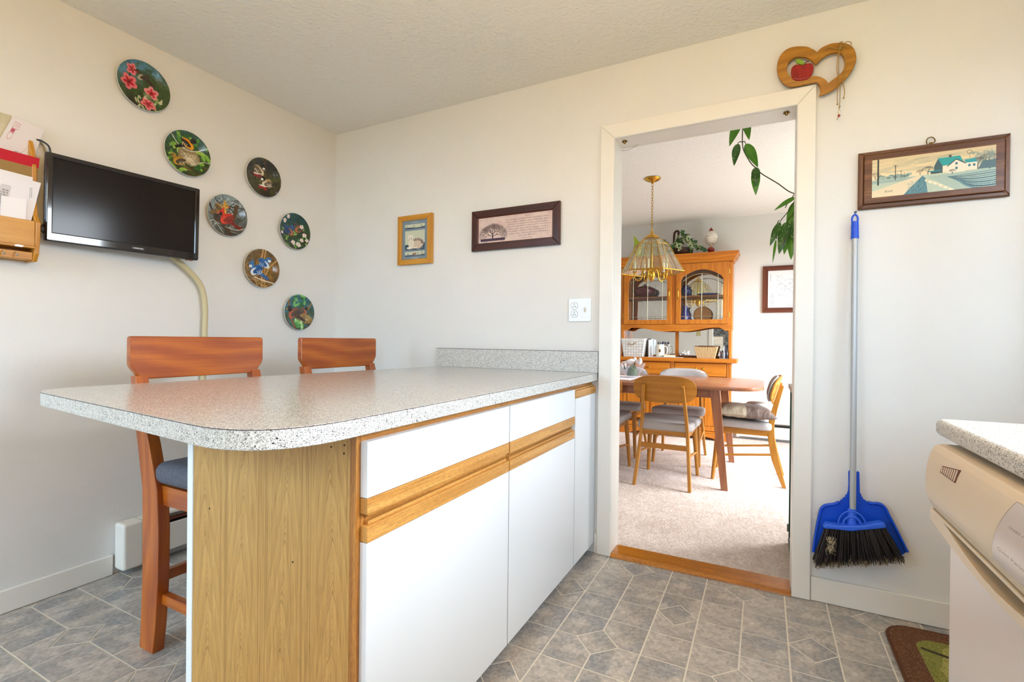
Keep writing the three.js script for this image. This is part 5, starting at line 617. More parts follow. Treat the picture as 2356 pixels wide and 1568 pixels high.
{ // scalloped glass bowl with small white birds and a green plant
  const t = thing('glass_bowl', 'cut glass bowl on the dining table', 'bowl', [1.575, 0.7497, -1.87]); const R = 0.105, seg = 48, prof = [[0.045, 0], [0.052, 0.004], [0.075, 0.045], [0.094, 0.085], [0.106, 0.118], [0.1, 0.119], [0.088, 0.085], [0.069, 0.047], [0.045, 0.012], [0.0, 0.01]]; const g = lathe([[0, 0], ...prof], seg); { const p = g.attributes.position; for (let i = 0; i < p.count; i++) { const a = Math.atan2(p.getZ(i), p.getX(i)), y = p.getY(i), k = 1 + 0.07 * Math.cos(a * 8) * (y / 0.118); p.setX(i, p.getX(i) * k); p.setZ(i, p.getZ(i) * k); if (y > 0.1) p.setY(i, y + 0.01 * Math.cos(a * 8)); } g.computeVertexNormals(); }
  add('bowl', g, mat({ color: '#fbfbff', transmission: 0.95, thickness: 0.0, roughness: 0.06, ior: 1.5 }), t);
  const dove = (label, x, y, z, turn) => { const d = thing('dove_figurine', label, 'figurine', [x, y, z], turn); const m = mat({ color: '#f3f1f2', roughness: 0.35 }); const body = new THREE.SphereGeometry(0.024, 16, 12).scale(1.5, 1, 1).rotateZ(0.25).translate(0, 0.022, 0); add('body', merge([body, new THREE.SphereGeometry(0.014, 12, 10).translate(0.034, 0.046, 0), cyl([-0.03, 0.018, 0], [-0.075, 0.012, 0], 0.013, 0.005, 8)]), m, d); add('beak', cyl([0.046, 0.046, 0], [0.056, 0.044, 0], 0.003, 0.0006, 6), M.brass, d); for (const s of [-1, 1]) add('wing', new THREE.SphereGeometry(0.02, 10, 8).scale(1.4, 0.7, 0.3).rotateZ(0.1).translate(-0.008, 0.026, s * 0.02), m, d); };
  dove('white dove figurine sitting on the left of the bowl rim', 1.57, 0.868, -1.83, 0.2); dove('white dove figurine sitting on the right of the bowl rim', 1.645, 0.866, -1.815, -1.1);
  const v = thing('bowl_foliage', 'dark green leaves filling the glass bowl', 'plant', [1.575, 0.7667, -1.87]); const lm = mat({ color: '#2f5a24', roughness: 0.5 }), r = rng(3); add('moss', new THREE.SphereGeometry(0.07, 16, 10, 0, 2 * PI, 0, PI / 2).scale(0.7, 1.2, 0.7), lm, v); for (let i = 0; i < 14; i++) { const a = r() * 6.28, l = 0.03 + r() * 0.05; add('leaf', new THREE.SphereGeometry(1, 8, 5).scale(0.008, l / 2, 0.003).translate(0, l / 2, 0).rotateZ((r() - 0.5) * 1.2).rotateY(a).translate(Math.cos(a) * 0.045 - 0.02, 0.05, Math.sin(a) * 0.045), lm, v); }
}
// ---------------------------------------------------------------- oak hutch
{
  const X0 = 1.08, X1 = 2.287, XC = 1.6835, ZW = -3.606, t = thing('hutch', 'honey oak hutch with leaded glass doors and mirrored back', 'hutch'); const m = M.hutch, B = (n, a, mm = m, p = t, l) => add(n, bx(...a), mm, p, l);
  const ZL = -3.28, ZU = -3.36;
  // lower cabinet
  B('lower_body', [X0 + 0.01, X1 - 0.01, 0.06, 0.84, ZW, ZL - 0.02, 0.002, 'x']);
  B('counter', [1.03, 2.345, 0.842, 0.884, ZW, ZL + 0.045, 0.01, 'x']);
  add('plinth', ex([[X0, 0], [X0 + 0.13, 0], [X0 + 0.17, 0.022], [X0 + 0.25, 0.034], [XC - 0.1, 0.034], [XC - 0.05, 0.02], [XC, 0.03], [XC + 0.05, 0.02], [XC + 0.1, 0.034], [X1 - 0.25, 0.034], [X1 - 0.17, 0.022], [X1 - 0.13, 0], [X1 + 0.004, 0], [X1 + 0.004, 0.075], [X0, 0.075]], ZL - 0.018, ZL + 0.006, 0.003, 'x'), m, t); B('plinth_moulding', [X0 - 0.004, X1 + 0.008, 0.075, 0.095, ZL - 0.02, ZL + 0.01, 0.005, 'x']);
  for (const [a, b] of [[X0 + 0.004, X0 + 0.05], [XC - 0.021, XC + 0.021], [X1 - 0.046, X1]]) { const p = B('pilaster', [a, b, 0.096, 0.841, ZL - 0.02, ZL, 0.002]); for (let k = 0; k < 3; k++) { const x = a + 0.009 + k * (b - a - 0.018) / 2; add('flute', bx(x - 0.0035, x + 0.0035, 0.69, 0.83, ZL - 0.001, ZL + 0.003, 0.003), m, p); } }
  for (const [a, b, k] of [[X0 + 0.054, XC - 0.025, 0], [XC + 0.025, X1 - 0.05, 1]]) {
    const d = B('drawer', [a, b, 0.693, 0.832, ZL - 0.02, ZL + 0.004, 0.006, 'x']); for (const x of [(a + b) / 2 - 0.036, (a + b) / 2 + 0.036]) add('knob', merge([cyl([x, 0.775, ZL + 0.004], [x, 0.775, ZL + 0.018], 0.005, 0.005, 10), new THREE.SphereGeometry(0.0125, 14, 10).translate(x, 0.775, ZL + 0.024)]), M.brass, d);
    const mid = (a + b) / 2; for (const [p, q, s] of [[a, mid - 0.002, 1], [mid + 0.002, b, -1]]) { const o = B('door', [p, q, 0.1, 0.682, ZL - 0.02, ZL, 0.003]); add('raised_panel', ex(rrect(p + 0.05, q - 0.05, 0.155, 0.627, 0.004, 2), ZL - 0.002, ZL + 0.008, 0.006, 'y', [], 2), m, o); const hx = s > 0 ? q - 0.02 : p + 0.02; add('handle', tube([[hx, 0.49, ZL], [hx, 0.495, ZL + 0.014], [hx, 0.53, ZL + 0.02], [hx, 0.565, ZL + 0.014], [hx, 0.57, ZL]], 0.005, 20, 8), M.brass, o); }
  }
  // open middle: corner posts, centre post, mirrors
  B('side_post', [X0 + 0.006, X0 + 0.036, 0.885, 1.2, ZW, ZU, 0.002]); B('side_post', [X1 - 0.036, X1 - 0.006, 0.885, 1.2, ZW, ZU, 0.002]); B('centre_post', [XC - 0.015, XC + 0.024, 0.885, 1.25, -3.6, -3.568, 0.002]);
  for (const s of [-1, 1]) { const x = s < 0 ? X0 + 0.036 : X1 - 0.036; add('corbel', ex([[0, 0.885], [0.05, 0.885], [0.044, 0.91], [0.02, 0.93], [0.006, 0.96], [0, 1.0]].map(([d, y]) => [-d, y]), 0, 0.016, 0.002).rotateY(PI / 2).translate(s < 0 ? X0 + 0.012 : X1 - 0.028, 0, ZU), m, t); }
  B('base_rail', [X0 + 0.037, X1 - 0.037, 0.885, 0.905, -3.6, -3.575, 0.002, 'x'], M.hutchDark);
  const mir = (a, b, turn) => { const g = bx(-(b - a) / 2, (b - a) / 2, 0.906, 1.25, 0, 0.004, 0); const o = add('mirror', g, M.mirror, t); o.position.set((a + b) / 2, 0, -3.588); o.rotation.y = turn; };
  mir(X0 + 0.038, XC - 0.016, 0.008); mir(XC + 0.025, X1 - 0.038, 0.02);
  // upper cabinet: open box with shelf, back, face frame, scalloped valance, crown
  B('upper_side', [X0, X0 + 0.02, 1.2, 1.95, ZW, ZU - 0.02, 0.001]); B('upper_side', [X1 - 0.02, X1, 1.2, 1.95, ZW, ZU - 0.02, 0.001]); B('upper_floor', [X0 + 0.02, X1 - 0.02, 1.25, 1.268, ZW, ZU - 0.02, 0.001, 'x']); B('upper_top', [X0 + 0.02, X1 - 0.02, 1.935, 1.95, ZW, ZU - 0.02, 0.001, 'x']); add('upper_mirror', bx(X0 + 0.021, X1 - 0.021, 1.269, 1.934, -3.6, -3.595, 0), M.mirror, t); B('partition', [XC - 0.01, XC + 0.012, 1.269, 1.934, -3.594, ZU - 0.021, 0.001], M.hutchDark);
  for (const [a, b] of [[X0 + 0.021, XC - 0.011], [XC + 0.013, X1 - 0.021]]) B('shelf', [a, b, 1.565, 1.583, -3.594, ZU - 0.04, 0.002, 'x'], M.hutchDark);
  B('stile', [X0, X0 + 0.04, 1.2, 1.94, ZU - 0.02, ZU, 0.002]); B('stile', [X1 - 0.042, X1, 1.2, 1.94, ZU - 0.02, ZU, 0.002]); B('stile', [XC - 0.024, XC + 0.024, 1.25, 1.94, ZU - 0.02, ZU, 0.002]); B('top_rail', [X0, X1, 1.93, 1.95, ZU - 0.02, ZU, 0.002, 'x']);
  { const w = X1 - X0, h = w / 2, pts = []; for (let i = 0; i <= 48; i++) { const x = -h + w * i / 48, a = Math.abs(x) / h; let y = 1.19; if (a > 0.9) y = 1.188; else if (a > 0.78) y = lerp(1.188, 1.222, smooth(0.9, 0.78, a)); else if (a > 0.1) y = lerp(1.222, 1.178, smooth(0.72, 0.18, a)); else y = 1.178 + 0.008 * (1 - a / 0.1); pts.push([XC + x, y]); } pts.push([X1, 1.262], [X0, 1.262]); add('valance', ex(pts, ZU - 0.02, ZU + 0.002, 0.002, 'x'), m, t); }
  { const prof = [[0, 1.94], [0.008, 1.94], [0.012, 1.955], [0.016, 1.962], [0.036, 1.99], [0.05, 2.012], [0.052, 2.024], [0.06, 2.026], [0.06, 2.042], [0, 2.042]]; const mitre = (g, f) => { const p = g.attributes.position; for (let i = 0; i < p.count; i++) f(p, i); g.computeVertexNormals(); return g; };
    const fr = mitre(ex(prof.map(([a, y]) => [-a, y]), 0, 1, 0, 'z').rotateY(PI / 2), (p, i) => { const d = p.getZ(i), e = p.getX(i) > 0.5 ? X1 + d : X0 - d; p.setX(i, e); p.setZ(i, ZU + d); }); add('crown', muv(toCreasedNormals(fr, 0.4), 'x'), m, t);
    for (const s of [-1, 1]) { const sd = mitre(ex(prof.map(([a, y]) => [-a, y]), 0, 1, 0, 'z').rotateY(PI / 2), (p, i) => { const d = p.getZ(i), z = p.getX(i) > 0.5 ? ZU + d : ZW; p.setX(i, s > 0 ? X1 + d : X0 - d); p.setZ(i, z); }); if (s < 0) { const g = sd; const pos = g.attributes.position; for (let i = 0; i < pos.count; i += 3) { const a = [pos.getX(i), pos.getY(i), pos.getZ(i)]; pos.setXYZ(i, pos.getX(i + 1), pos.getY(i + 1), pos.getZ(i + 1)); pos.setXYZ(i + 1, ...a); } g.computeVertexNormals(); } add('crown', muv(toCreasedNormals(sd, 0.4), 'z'), m, t); }
    B('crown_top', [X0, X1, 2.035, 2.042, ZW, ZU, 0, 'x']); }
  // arched glass doors with leaded cames
  for (const [a, b, hs] of [[1.118, 1.6605, 1], [1.7065, 2.247, -1]]) {
    const y0 = 1.262, y1 = 1.932, f = 0.052, gx0 = a + f, gx1 = b - f, gy0 = y0 + 0.05, gc = (gx0 + gx1) / 2, hw = (gx1 - gx0) / 2; const top = (x) => { const u = Math.abs(x - gc) / hw; return u > 0.93 ? 1.752 : 1.752 + 0.03 + 0.082 * Math.pow(Math.cos(u * 1.6 / 0.93 * 0.98), 0.9); };
    const hole = [[gx0, gy0], [gx1, gy0]]; for (let i = 0; i <= 24; i++) { const x = gx1 - 2 * hw * i / 24; hole.push([x, top(x)]); }
    const d = add('glass_door', ex([[a, y0], [b, y0], [b, y1], [a, y1]], ZU + 0.0005, ZU + 0.02, 0.003, 'y', [hole], 2), m, t);
    add('pane', ex(hole, ZU + 0.006, ZU + 0.009, 0), M.glass, d);
    const bar = (p, q, r = 0.0032) => add('came', cyl([...p, ZU + 0.0085], [...q, ZU + 0.0085], r, r, 6), M.lead, d); const xs = [gx0 + 0.24 * hw, gc, gx1 - 0.24 * hw]; for (const x of xs) bar([x, gy0], [x, top(x) - (x === gc ? 0.045 : 0)]); bar([gx0, gy0 + 0.035], [gx1, gy0 + 0.035]); bar([gx0, gy0 + 0.25], [gx0 + 0.24 * hw, gy0 + 0.25]); bar([gx1 - 0.24 * hw, gy0 + 0.25], [gx1, gy0 + 0.25]);
    for (const dy of [0.045]) { const o = []; for (let i = 0; i <= 18; i++) { const x = gx0 + 0.02 + (2 * hw - 0.04) * i / 18; o.push([x, top(x) - dy, ZU + 0.0085]); } add('came', tube(o, 0.0036, 40, 6), M.lead, d); }
    const hx = hs > 0 ? b - 0.026 : a + 0.026, hy = 1.6; add('handle', merge([tube([[hx, hy - 0.05, ZU + 0.02], [hx, hy - 0.045, ZU + 0.036], [hx, hy, ZU + 0.042], [hx, hy + 0.045, ZU + 0.036], [hx, hy + 0.05, ZU + 0.02]], 0.0055, 20, 8), new THREE.SphereGeometry(0.009, 10, 8).scale(1, 1, 0.4).translate(hx, hy + 0.055, ZU + 0.02), new THREE.SphereGeometry(0.009, 10, 8).scale(1, 1, 0.4).translate(hx, hy - 0.055, ZU + 0.02)]), M.brass, d);
    for (const y of [1.36, 1.83]) add('hinge', cyl([hs > 0 ? a - 0.006 : b + 0.006, y - 0.025, ZU + 0.008], [hs > 0 ? a - 0.006 : b + 0.006, y + 0.025, ZU + 0.008], 0.006, 0.006, 10), M.brass, d);
  }
}
// things in and on the hutch
{
  const vase = (name, label, cat, at, prof, m) => { const t = thing(name, label, cat, at); add('vessel', lathe(prof, 28), m, t); return t; };
  vase('tureen', 'dark red ribbed tureen on the left upper shelf of the hutch', 'tureen', [1.33, 1.5835, -3.48], [[0, 0], [0.06, 0], [0.11, 0.03], [0.13, 0.07], [0.12, 0.1], [0.07, 0.125], [0.015, 0.135], [0.015, 0.15], [0, 0.155]], mat({ color: '#4a0f18', roughness: 0.25 }));
  vase('blue_jar', 'cobalt blue jar on the right upper shelf of the hutch', 'jar', [1.79, 1.5835, -3.49], [[0, 0], [0.03, 0], [0.048, 0.04], [0.05, 0.08], [0.03, 0.11], [0.034, 0.125], [0, 0.126]], mat({ color: '#17215e', roughness: 0.2 }));
  vase('blue_vase', 'cobalt blue glass vase standing low in the right hutch cabinet', 'vase', [1.79, 1.2685, -3.45], [[0, 0], [0.04, 0], [0.055, 0.05], [0.04, 0.11], [0.02, 0.17], [0.03, 0.2], [0.026, 0.2], [0.0, 0.16]], mat({ color: '#23287c', roughness: 0.15 }));
  vase('blue_dish', 'flat blue dish lying on the right upper shelf of the hutch', 'dish', [2.03, 1.5835, -3.48], [[0, 0], [0.07, 0], [0.12, 0.016], [0.118, 0.02], [0.06, 0.008], [0, 0.007]], mat({ color: '#2b3f86', roughness: 0.25 }));
  const wp = thing('wooden_plate', 'round brown wooden plate standing low in the right hutch cabinet', 'plate', [1.97, 1.3685, -3.54]); add('disc', lathe([[0, 0], [0.09, 0], [0.1, 0.006], [0.085, 0.012], [0, 0.008]], 32).rotateX(PI / 2 - 0.12), M.teak, wp);
}
function taperBox(w, d, h, k, th = 0.006) { const mk = (W, D, H, y) => { const g = new THREE.BoxGeometry(W, H, D, 1, 1, 1); g.translate(0, H / 2 + y, 0); const p = g.attributes.position; for (let i = 0; i < p.count; i++) { const f = lerp(k, 1, clamp(p.getY(i) / h)); p.setX(i, p.getX(i) * f); p.setZ(i, p.getZ(i) * f); } g.computeVertexNormals(); return g; }; const g = []; for (const s of [-1, 1]) { const a = mk(th, d, h, 0); const p = a.attributes.position; const b = mk(w, th, h, 0); const q = b.attributes.position; for (let i = 0; i < p.count; i++) { const f = lerp(k, 1, clamp(p.getY(i) / h)); p.setX(i, p.getX(i) + s * (w / 2 - th / 2) * f); } for (let i = 0; i < q.count; i++) { const f = lerp(k, 1, clamp(q.getY(i) / h)); q.setZ(i, q.getZ(i) + s * (d / 2 - th / 2) * f); } g.push(muv(a, 'y'), muv(b, 'y')); } const bt = new THREE.BoxGeometry(w * k, th, d * k).translate(0, th / 2, 0); g.push(muv(bt)); return merge(g); }
{
  const Y = 0.8845;
  const wv = (a, b, n) => tex(128, 128, (u, v) => { const i = Math.floor(u * n), j = Math.floor(v * n), fu = u * n - i, fv = v * n - j, k = (i + j) % 2 ? fu : fv, e = Math.sin(PI * k); return mix(hex(a), hex(b), 0.25 + 0.75 * e + (hash(i, j, 3) - 0.5) * 0.3); }, true, [8, 8]);
  const wb = thing('woven_basket', 'white woven strap basket on the left of the hutch counter', 'basket', [1.235, Y, -3.385]); const wm = wv('#a39d93', '#ebe7e0', 4); add('body', taperBox(0.265, 0.2, 0.205, 0.8), mat({ map: wm, roughness: 0.7 }), wb); add('rim', bx(-0.135, 0.135, 0.2, 0.212, -0.102, 0.102, 0.004), mat({ color: '#ddd8d0', roughness: 0.7 }), wb); add('handle', tube([[-0.035, 0.165, 0.094], [-0.03, 0.15, 0.106], [0, 0.14, 0.11], [0.03, 0.15, 0.106], [0.035, 0.165, 0.094]], 0.0055, 24, 8), mat({ color: '#a98f6c', roughness: 0.8 }), wb);
  const fb = thing('white_binder', 'white folder standing beside the woven basket on the hutch', 'folder', [1.405, Y, -3.5]); add('cover', bx(-0.012, 0.012, 0, 0.2, -0.07, 0.09, 0.002), M.white, fb);
  const dl = thing('doily', 'pale lace doily lying on the hutch counter', 'doily', [1.6, Y, -3.36]); add('lace', xz(ex(smoothCorner([[-0.19, -0.08], [0.19, -0.08], [0.19, 0.08], [-0.19, 0.08]], [0.03, 0.03, 0.03, 0.03]), 0, 0.003, 0.001)), mat({ color: '#e5ddd6', roughness: 0.95 }), dl); for (let i = 0; i < 18; i++) add('scallop', new THREE.CylinderGeometry(0.013, 0.013, 0.0025, 10).translate(-0.18 + i * 0.0212, 0.0015, 0.082), mat({ color: '#e5ddd6', roughness: 0.95 }), dl);
  const mg = thing('beer_mug', 'white stein mug holding dark pens on the hutch', 'mug', [1.535, Y + 0.0032, -3.385]); const mm = mat({ color: '#efe9da', roughness: 0.3 }); add('cup', lathe([[0, 0], [0.043, 0], [0.047, 0.006], [0.04, 0.14], [0.037, 0.143], [0.034, 0.138], [0.04, 0.012], [0, 0.01]], 28), mm, mg); add('handle', tube([[0.04, 0.12, 0.0], [0.066, 0.118, 0.0], [0.078, 0.08, 0.0], [0.066, 0.03, 0.0], [0.043, 0.024, 0.0]], 0.006, 24, 8), mm, mg); add('rim_band', lathe([[0.0405, 0.132], [0.0412, 0.135], [0.0408, 0.142], [0.037, 0.1435]], 28), mm, mg);
  const badge = print(64, 80, (g) => { g.fillStyle = '#efe9da'; g.fillRect(0, 0, 64, 80); g.fillStyle = '#7d5a2a'; g.beginPath(); g.moveTo(32, 4); g.lineTo(56, 24); g.lineTo(48, 60); g.lineTo(32, 76); g.lineTo(16, 60); g.lineTo(8, 24); g.fill(); g.fillStyle = '#2a2018'; g.fillRect(20, 32, 24, 18); g.fillStyle = '#c9a23a'; g.fillRect(24, 20, 16, 8); }); const bg = new THREE.CylinderGeometry(0.0424, 0.0455, 0.05, 12, 1, true, -0.45, 0.9).translate(0, 0.07, 0); add('crest', bg, mat({ map: badge, roughness: 0.35 }), mg); const rr = rng(2); for (let i = 0; i < 7; i++) { const p = thing('pen', 'dark pen sticking out of the stein mug', 'pen', [1.535, Y + 0.0032, -3.385], 0, 'pens in the mug'); const a = i * 0.9; add('barrel', cyl([Math.cos(a) * 0.012, 0.015, Math.sin(a) * 0.012], [Math.cos(a) * 0.03, 0.162 + rr() * 0.015, Math.sin(a) * 0.03], 0.0038, 0.0038, 8), i % 3 ? M.black : mat({ color: '#2d3560' }), p); }
  const bk = thing('small_book', 'small tan book lying on the lace doily', 'book', [1.645, Y + 0.0032, -3.345], 0.05); add('cover', bx(-0.062, 0.062, 0, 0.003, -0.045, 0.045, 0.001), mat({ color: '#b98a3a', roughness: 0.6 }), bk); add('pages', bx(-0.06, 0.059, 0.003, 0.024, -0.043, 0.043, 0.001), M.cream, bk); add('cover', bx(-0.062, 0.062, 0.024, 0.027, -0.045, 0.045, 0.001), mat({ color: '#b98a3a', roughness: 0.6 }), bk);
  const wk = thing('wicker_basket', 'natural wicker basket on the right of the hutch counter', 'basket', [2.03, Y, -3.37]); const wc = mat({ map: tex(64, 64, (u, v) => mix(hex('#b98a55'), hex('#ecd3a6'), fbm(u, v, 8, 24, 3, 7)), true, [12, 12]), roughness: 0.75 }); const ribs = [], k = 0.73, w = 0.226, d = 0.16, h = 0.128; for (const s of [-1, 1]) { for (let i = 0; i <= 13; i++) { const x = (i / 13 - 0.5) * w; ribs.push(cyl([x * k, 0, s * d / 2 * k], [x, h, s * d / 2], 0.0085, 0.0085, 6)); } for (let i = 1; i < 9; i++) { const z = (i / 9 - 0.5) * d; ribs.push(cyl([s * w / 2 * k, 0, z * k], [s * w / 2, h, z], 0.0085, 0.0085, 6)); } } add('woven_wall', merge(ribs), wc, wk); for (const y of [0.01, 0.05, 0.09]) add('weave_band', taperBox(lerp(w * k, w, y / h) + 0.012, lerp(d * k, d, y / h) + 0.012, 0.006, 1, 0.004).translate(0, y, 0), wc, wk); add('rim', tube(rrect(-w / 2, w / 2, -d / 2, d / 2, 0.02, 3).map(([x, z]) => [x, h, z]), 0.0065, 60, 6, true), M.walnut, wk);
  const nh = thing('letter_holder', 'wire letter holder with papers at the right end of the hutch counter', 'letter holder', [2.205, Y, -3.4]); for (const x of [-0.038, -0.013, 0.013, 0.038]) add('wire', tube([[x, 0.002, -0.05], [x, 0.07, -0.045], [x, 0.09, 0], [x, 0.07, 0.045], [x, 0.002, 0.05]], 0.0025, 24, 6), M.steel, nh); add('base', bx(-0.042, 0.042, 0, 0.005, -0.05, 0.05, 0.001), M.steel, nh);
  const paper = (label, x, hh, m) => { const p = thing('letter', label, 'letter', [2.205 + x, Y + 0.0052, -3.4]); add('sheet', bx(-0.004, 0.004, 0, hh, -0.055, 0.055, 0.0005), m, p); }; paper('tall white letter in the wire letter holder', 0.005, 0.13, M.white); paper('navy booklet in the wire letter holder', 0.024, 0.14, mat({ color: '#23264d', roughness: 0.5 })); paper('short maroon booklet in the wire letter holder', -0.026, 0.07, mat({ color: '#4a1c2a', roughness: 0.5 }));
}
{ // on top of the hutch
  const Y = 2.0424; const t = thing('birdhouse_ornament', 'whitewashed ball ornament on a red base on top of the hutch', 'ornament', [2.056, Y, -3.46]); const red = mat({ color: '#8c2118', roughness: 0.4 });
  add('base', bx(-0.055, 0.055, 0, 0.018, -0.05, 0.05, 0.003), red, t); add('foot', new THREE.SphereGeometry(0.038, 20, 14).scale(1, 0.85, 1).translate(0, 0.048, 0), red, t); add('stem', cyl([0, 0.07, 0], [0, 0.1, 0], 0.006, 0.006, 10), M.brass, t);
  const pale = mat({ map: tex(256, 256, (u, v) => { const w = fbm(u, v, 8, 46, 2, 8); return mix(hex('#efe8dc'), hex('#6f6257'), smooth(0.66, 0.8, w)); }, true, [1, 1]), roughness: 0.7 }); add('ball', lathe([[0, 0.09], [0.02, 0.1], [0.045, 0.125], [0.066, 0.16], [0.07, 0.185], [0.062, 0.215], [0.045, 0.24], [0.022, 0.256], [0, 0.26]], 32), pale, t); add('roof', lathe([[0.024, 0.25], [0.02, 0.268], [0.01, 0.285], [0.0, 0.3]], 16), red, t);
  const v = thing('ivy_basket', 'variegated ivy in a dark basket on top of the hutch', 'plant', [1.76, Y, -3.46]); const dk = mat({ map: tex(64, 64, (u, v2) => mix(hex('#24120b'), hex('#54301d'), fbm(u, v2, 10, 30, 3, 2)), true), roughness: 0.5 }); add('basket', lathe([[0, 0], [0.08, 0], [0.105, 0.03], [0.11, 0.08], [0.103, 0.085], [0.09, 0.06], [0, 0.06]], 28), dk, v); add('basket_handle', tube([[-0.1, 0.07, 0], [-0.1, 0.2, 0], [-0.09, 0.28, 0], [-0.055, 0.29, 0], [-0.06, 0.2, 0], [-0.07, 0.08, 0]], 0.013, 40, 8), dk, v);
  const lobes = [[0, 0], [-0.35, 0.1], [-0.62, 0.0], [-0.45, 0.4], [-0.5, 0.62], [-0.2, 0.68], [0, 1.05], [0.2, 0.68], [0.5, 0.62], [0.45, 0.4], [0.62, 0], [0.35, 0.1]]; const leafG = ex(lobes, -0.008, 0.008, 0), leafIn = ex(lobes.map(([x, y]) => [x * 0.6, y * 0.62 + 0.12]), -0.014, 0.014, 0); const g1 = mat({ color: '#2f5a2c', roughness: 0.5 }), g2 = mat({ color: '#cfd4a6', roughness: 0.5 }), g3 = mat({ color: '#4c7a3a', roughness: 0.5 }), r = rng(41);
  for (let i = 0; i < 64; i++) { const a = r() * 2 * PI, rad = 0.03 + r() * 0.14, yy = 0.07 + (0.18 - rad) * (0.4 + r() * 0.9), s = 0.036 + r() * 0.026; const droop = rad > 0.11 ? -0.04 * r() : 0; const o = add('leaf', leafG, r() < 0.6 ? g2 : g1, v); o.position.set(Math.cos(a) * rad + 0.02, Math.max(0.03, yy + droop), Math.abs(Math.sin(a)) * rad * 0.8); o.rotation.set(-0.4 + (r() - 0.5) * 1.3, (r() - 0.5) * 1.6, (r() - 0.5) * 2.6); o.scale.set(s, s, s); add('leaf_centre', leafIn, r() < 0.7 ? g3 : g1, o); }
  for (const [x, y] of [[-0.17, 0.13], [-0.2, 0.16], [0.19, 0.07], [0.22, 0.05], [-0.15, 0.1]]) { const o = add('leaf', leafG, g1, v); o.position.set(x, y, 0.05); o.rotation.set(-0.2, 0.2, x > 0 ? -1.9 : 0.5); o.scale.setScalar(0.05); }
  const gv = thing('green_vase', 'green glass vase with a curled tip on top of the hutch', 'vase', [1.245, Y, -3.46]); add('vessel', lathe([[0, 0], [0.05, 0], [0.06, 0.05], [0.05, 0.12], [0.04, 0.17], [0.038, 0.17], [0.045, 0.11], [0.05, 0.05], [0, 0.01]], 28), mat({ color: '#a9bf1e', roughness: 0.12, clearcoat: 0.6 }), gv); const tip = ex([[-0.04, 0.165], [0.04, 0.165], [0.02, 0.2], [-0.012, 0.24], [-0.05, 0.29], [-0.042, 0.23]], -0.012, 0.012, 0.004, 'y', [], 3); add('curled_tip', tip, mat({ color: '#a9bf1e', roughness: 0.12, clearcoat: 0.6 }), gv);
}
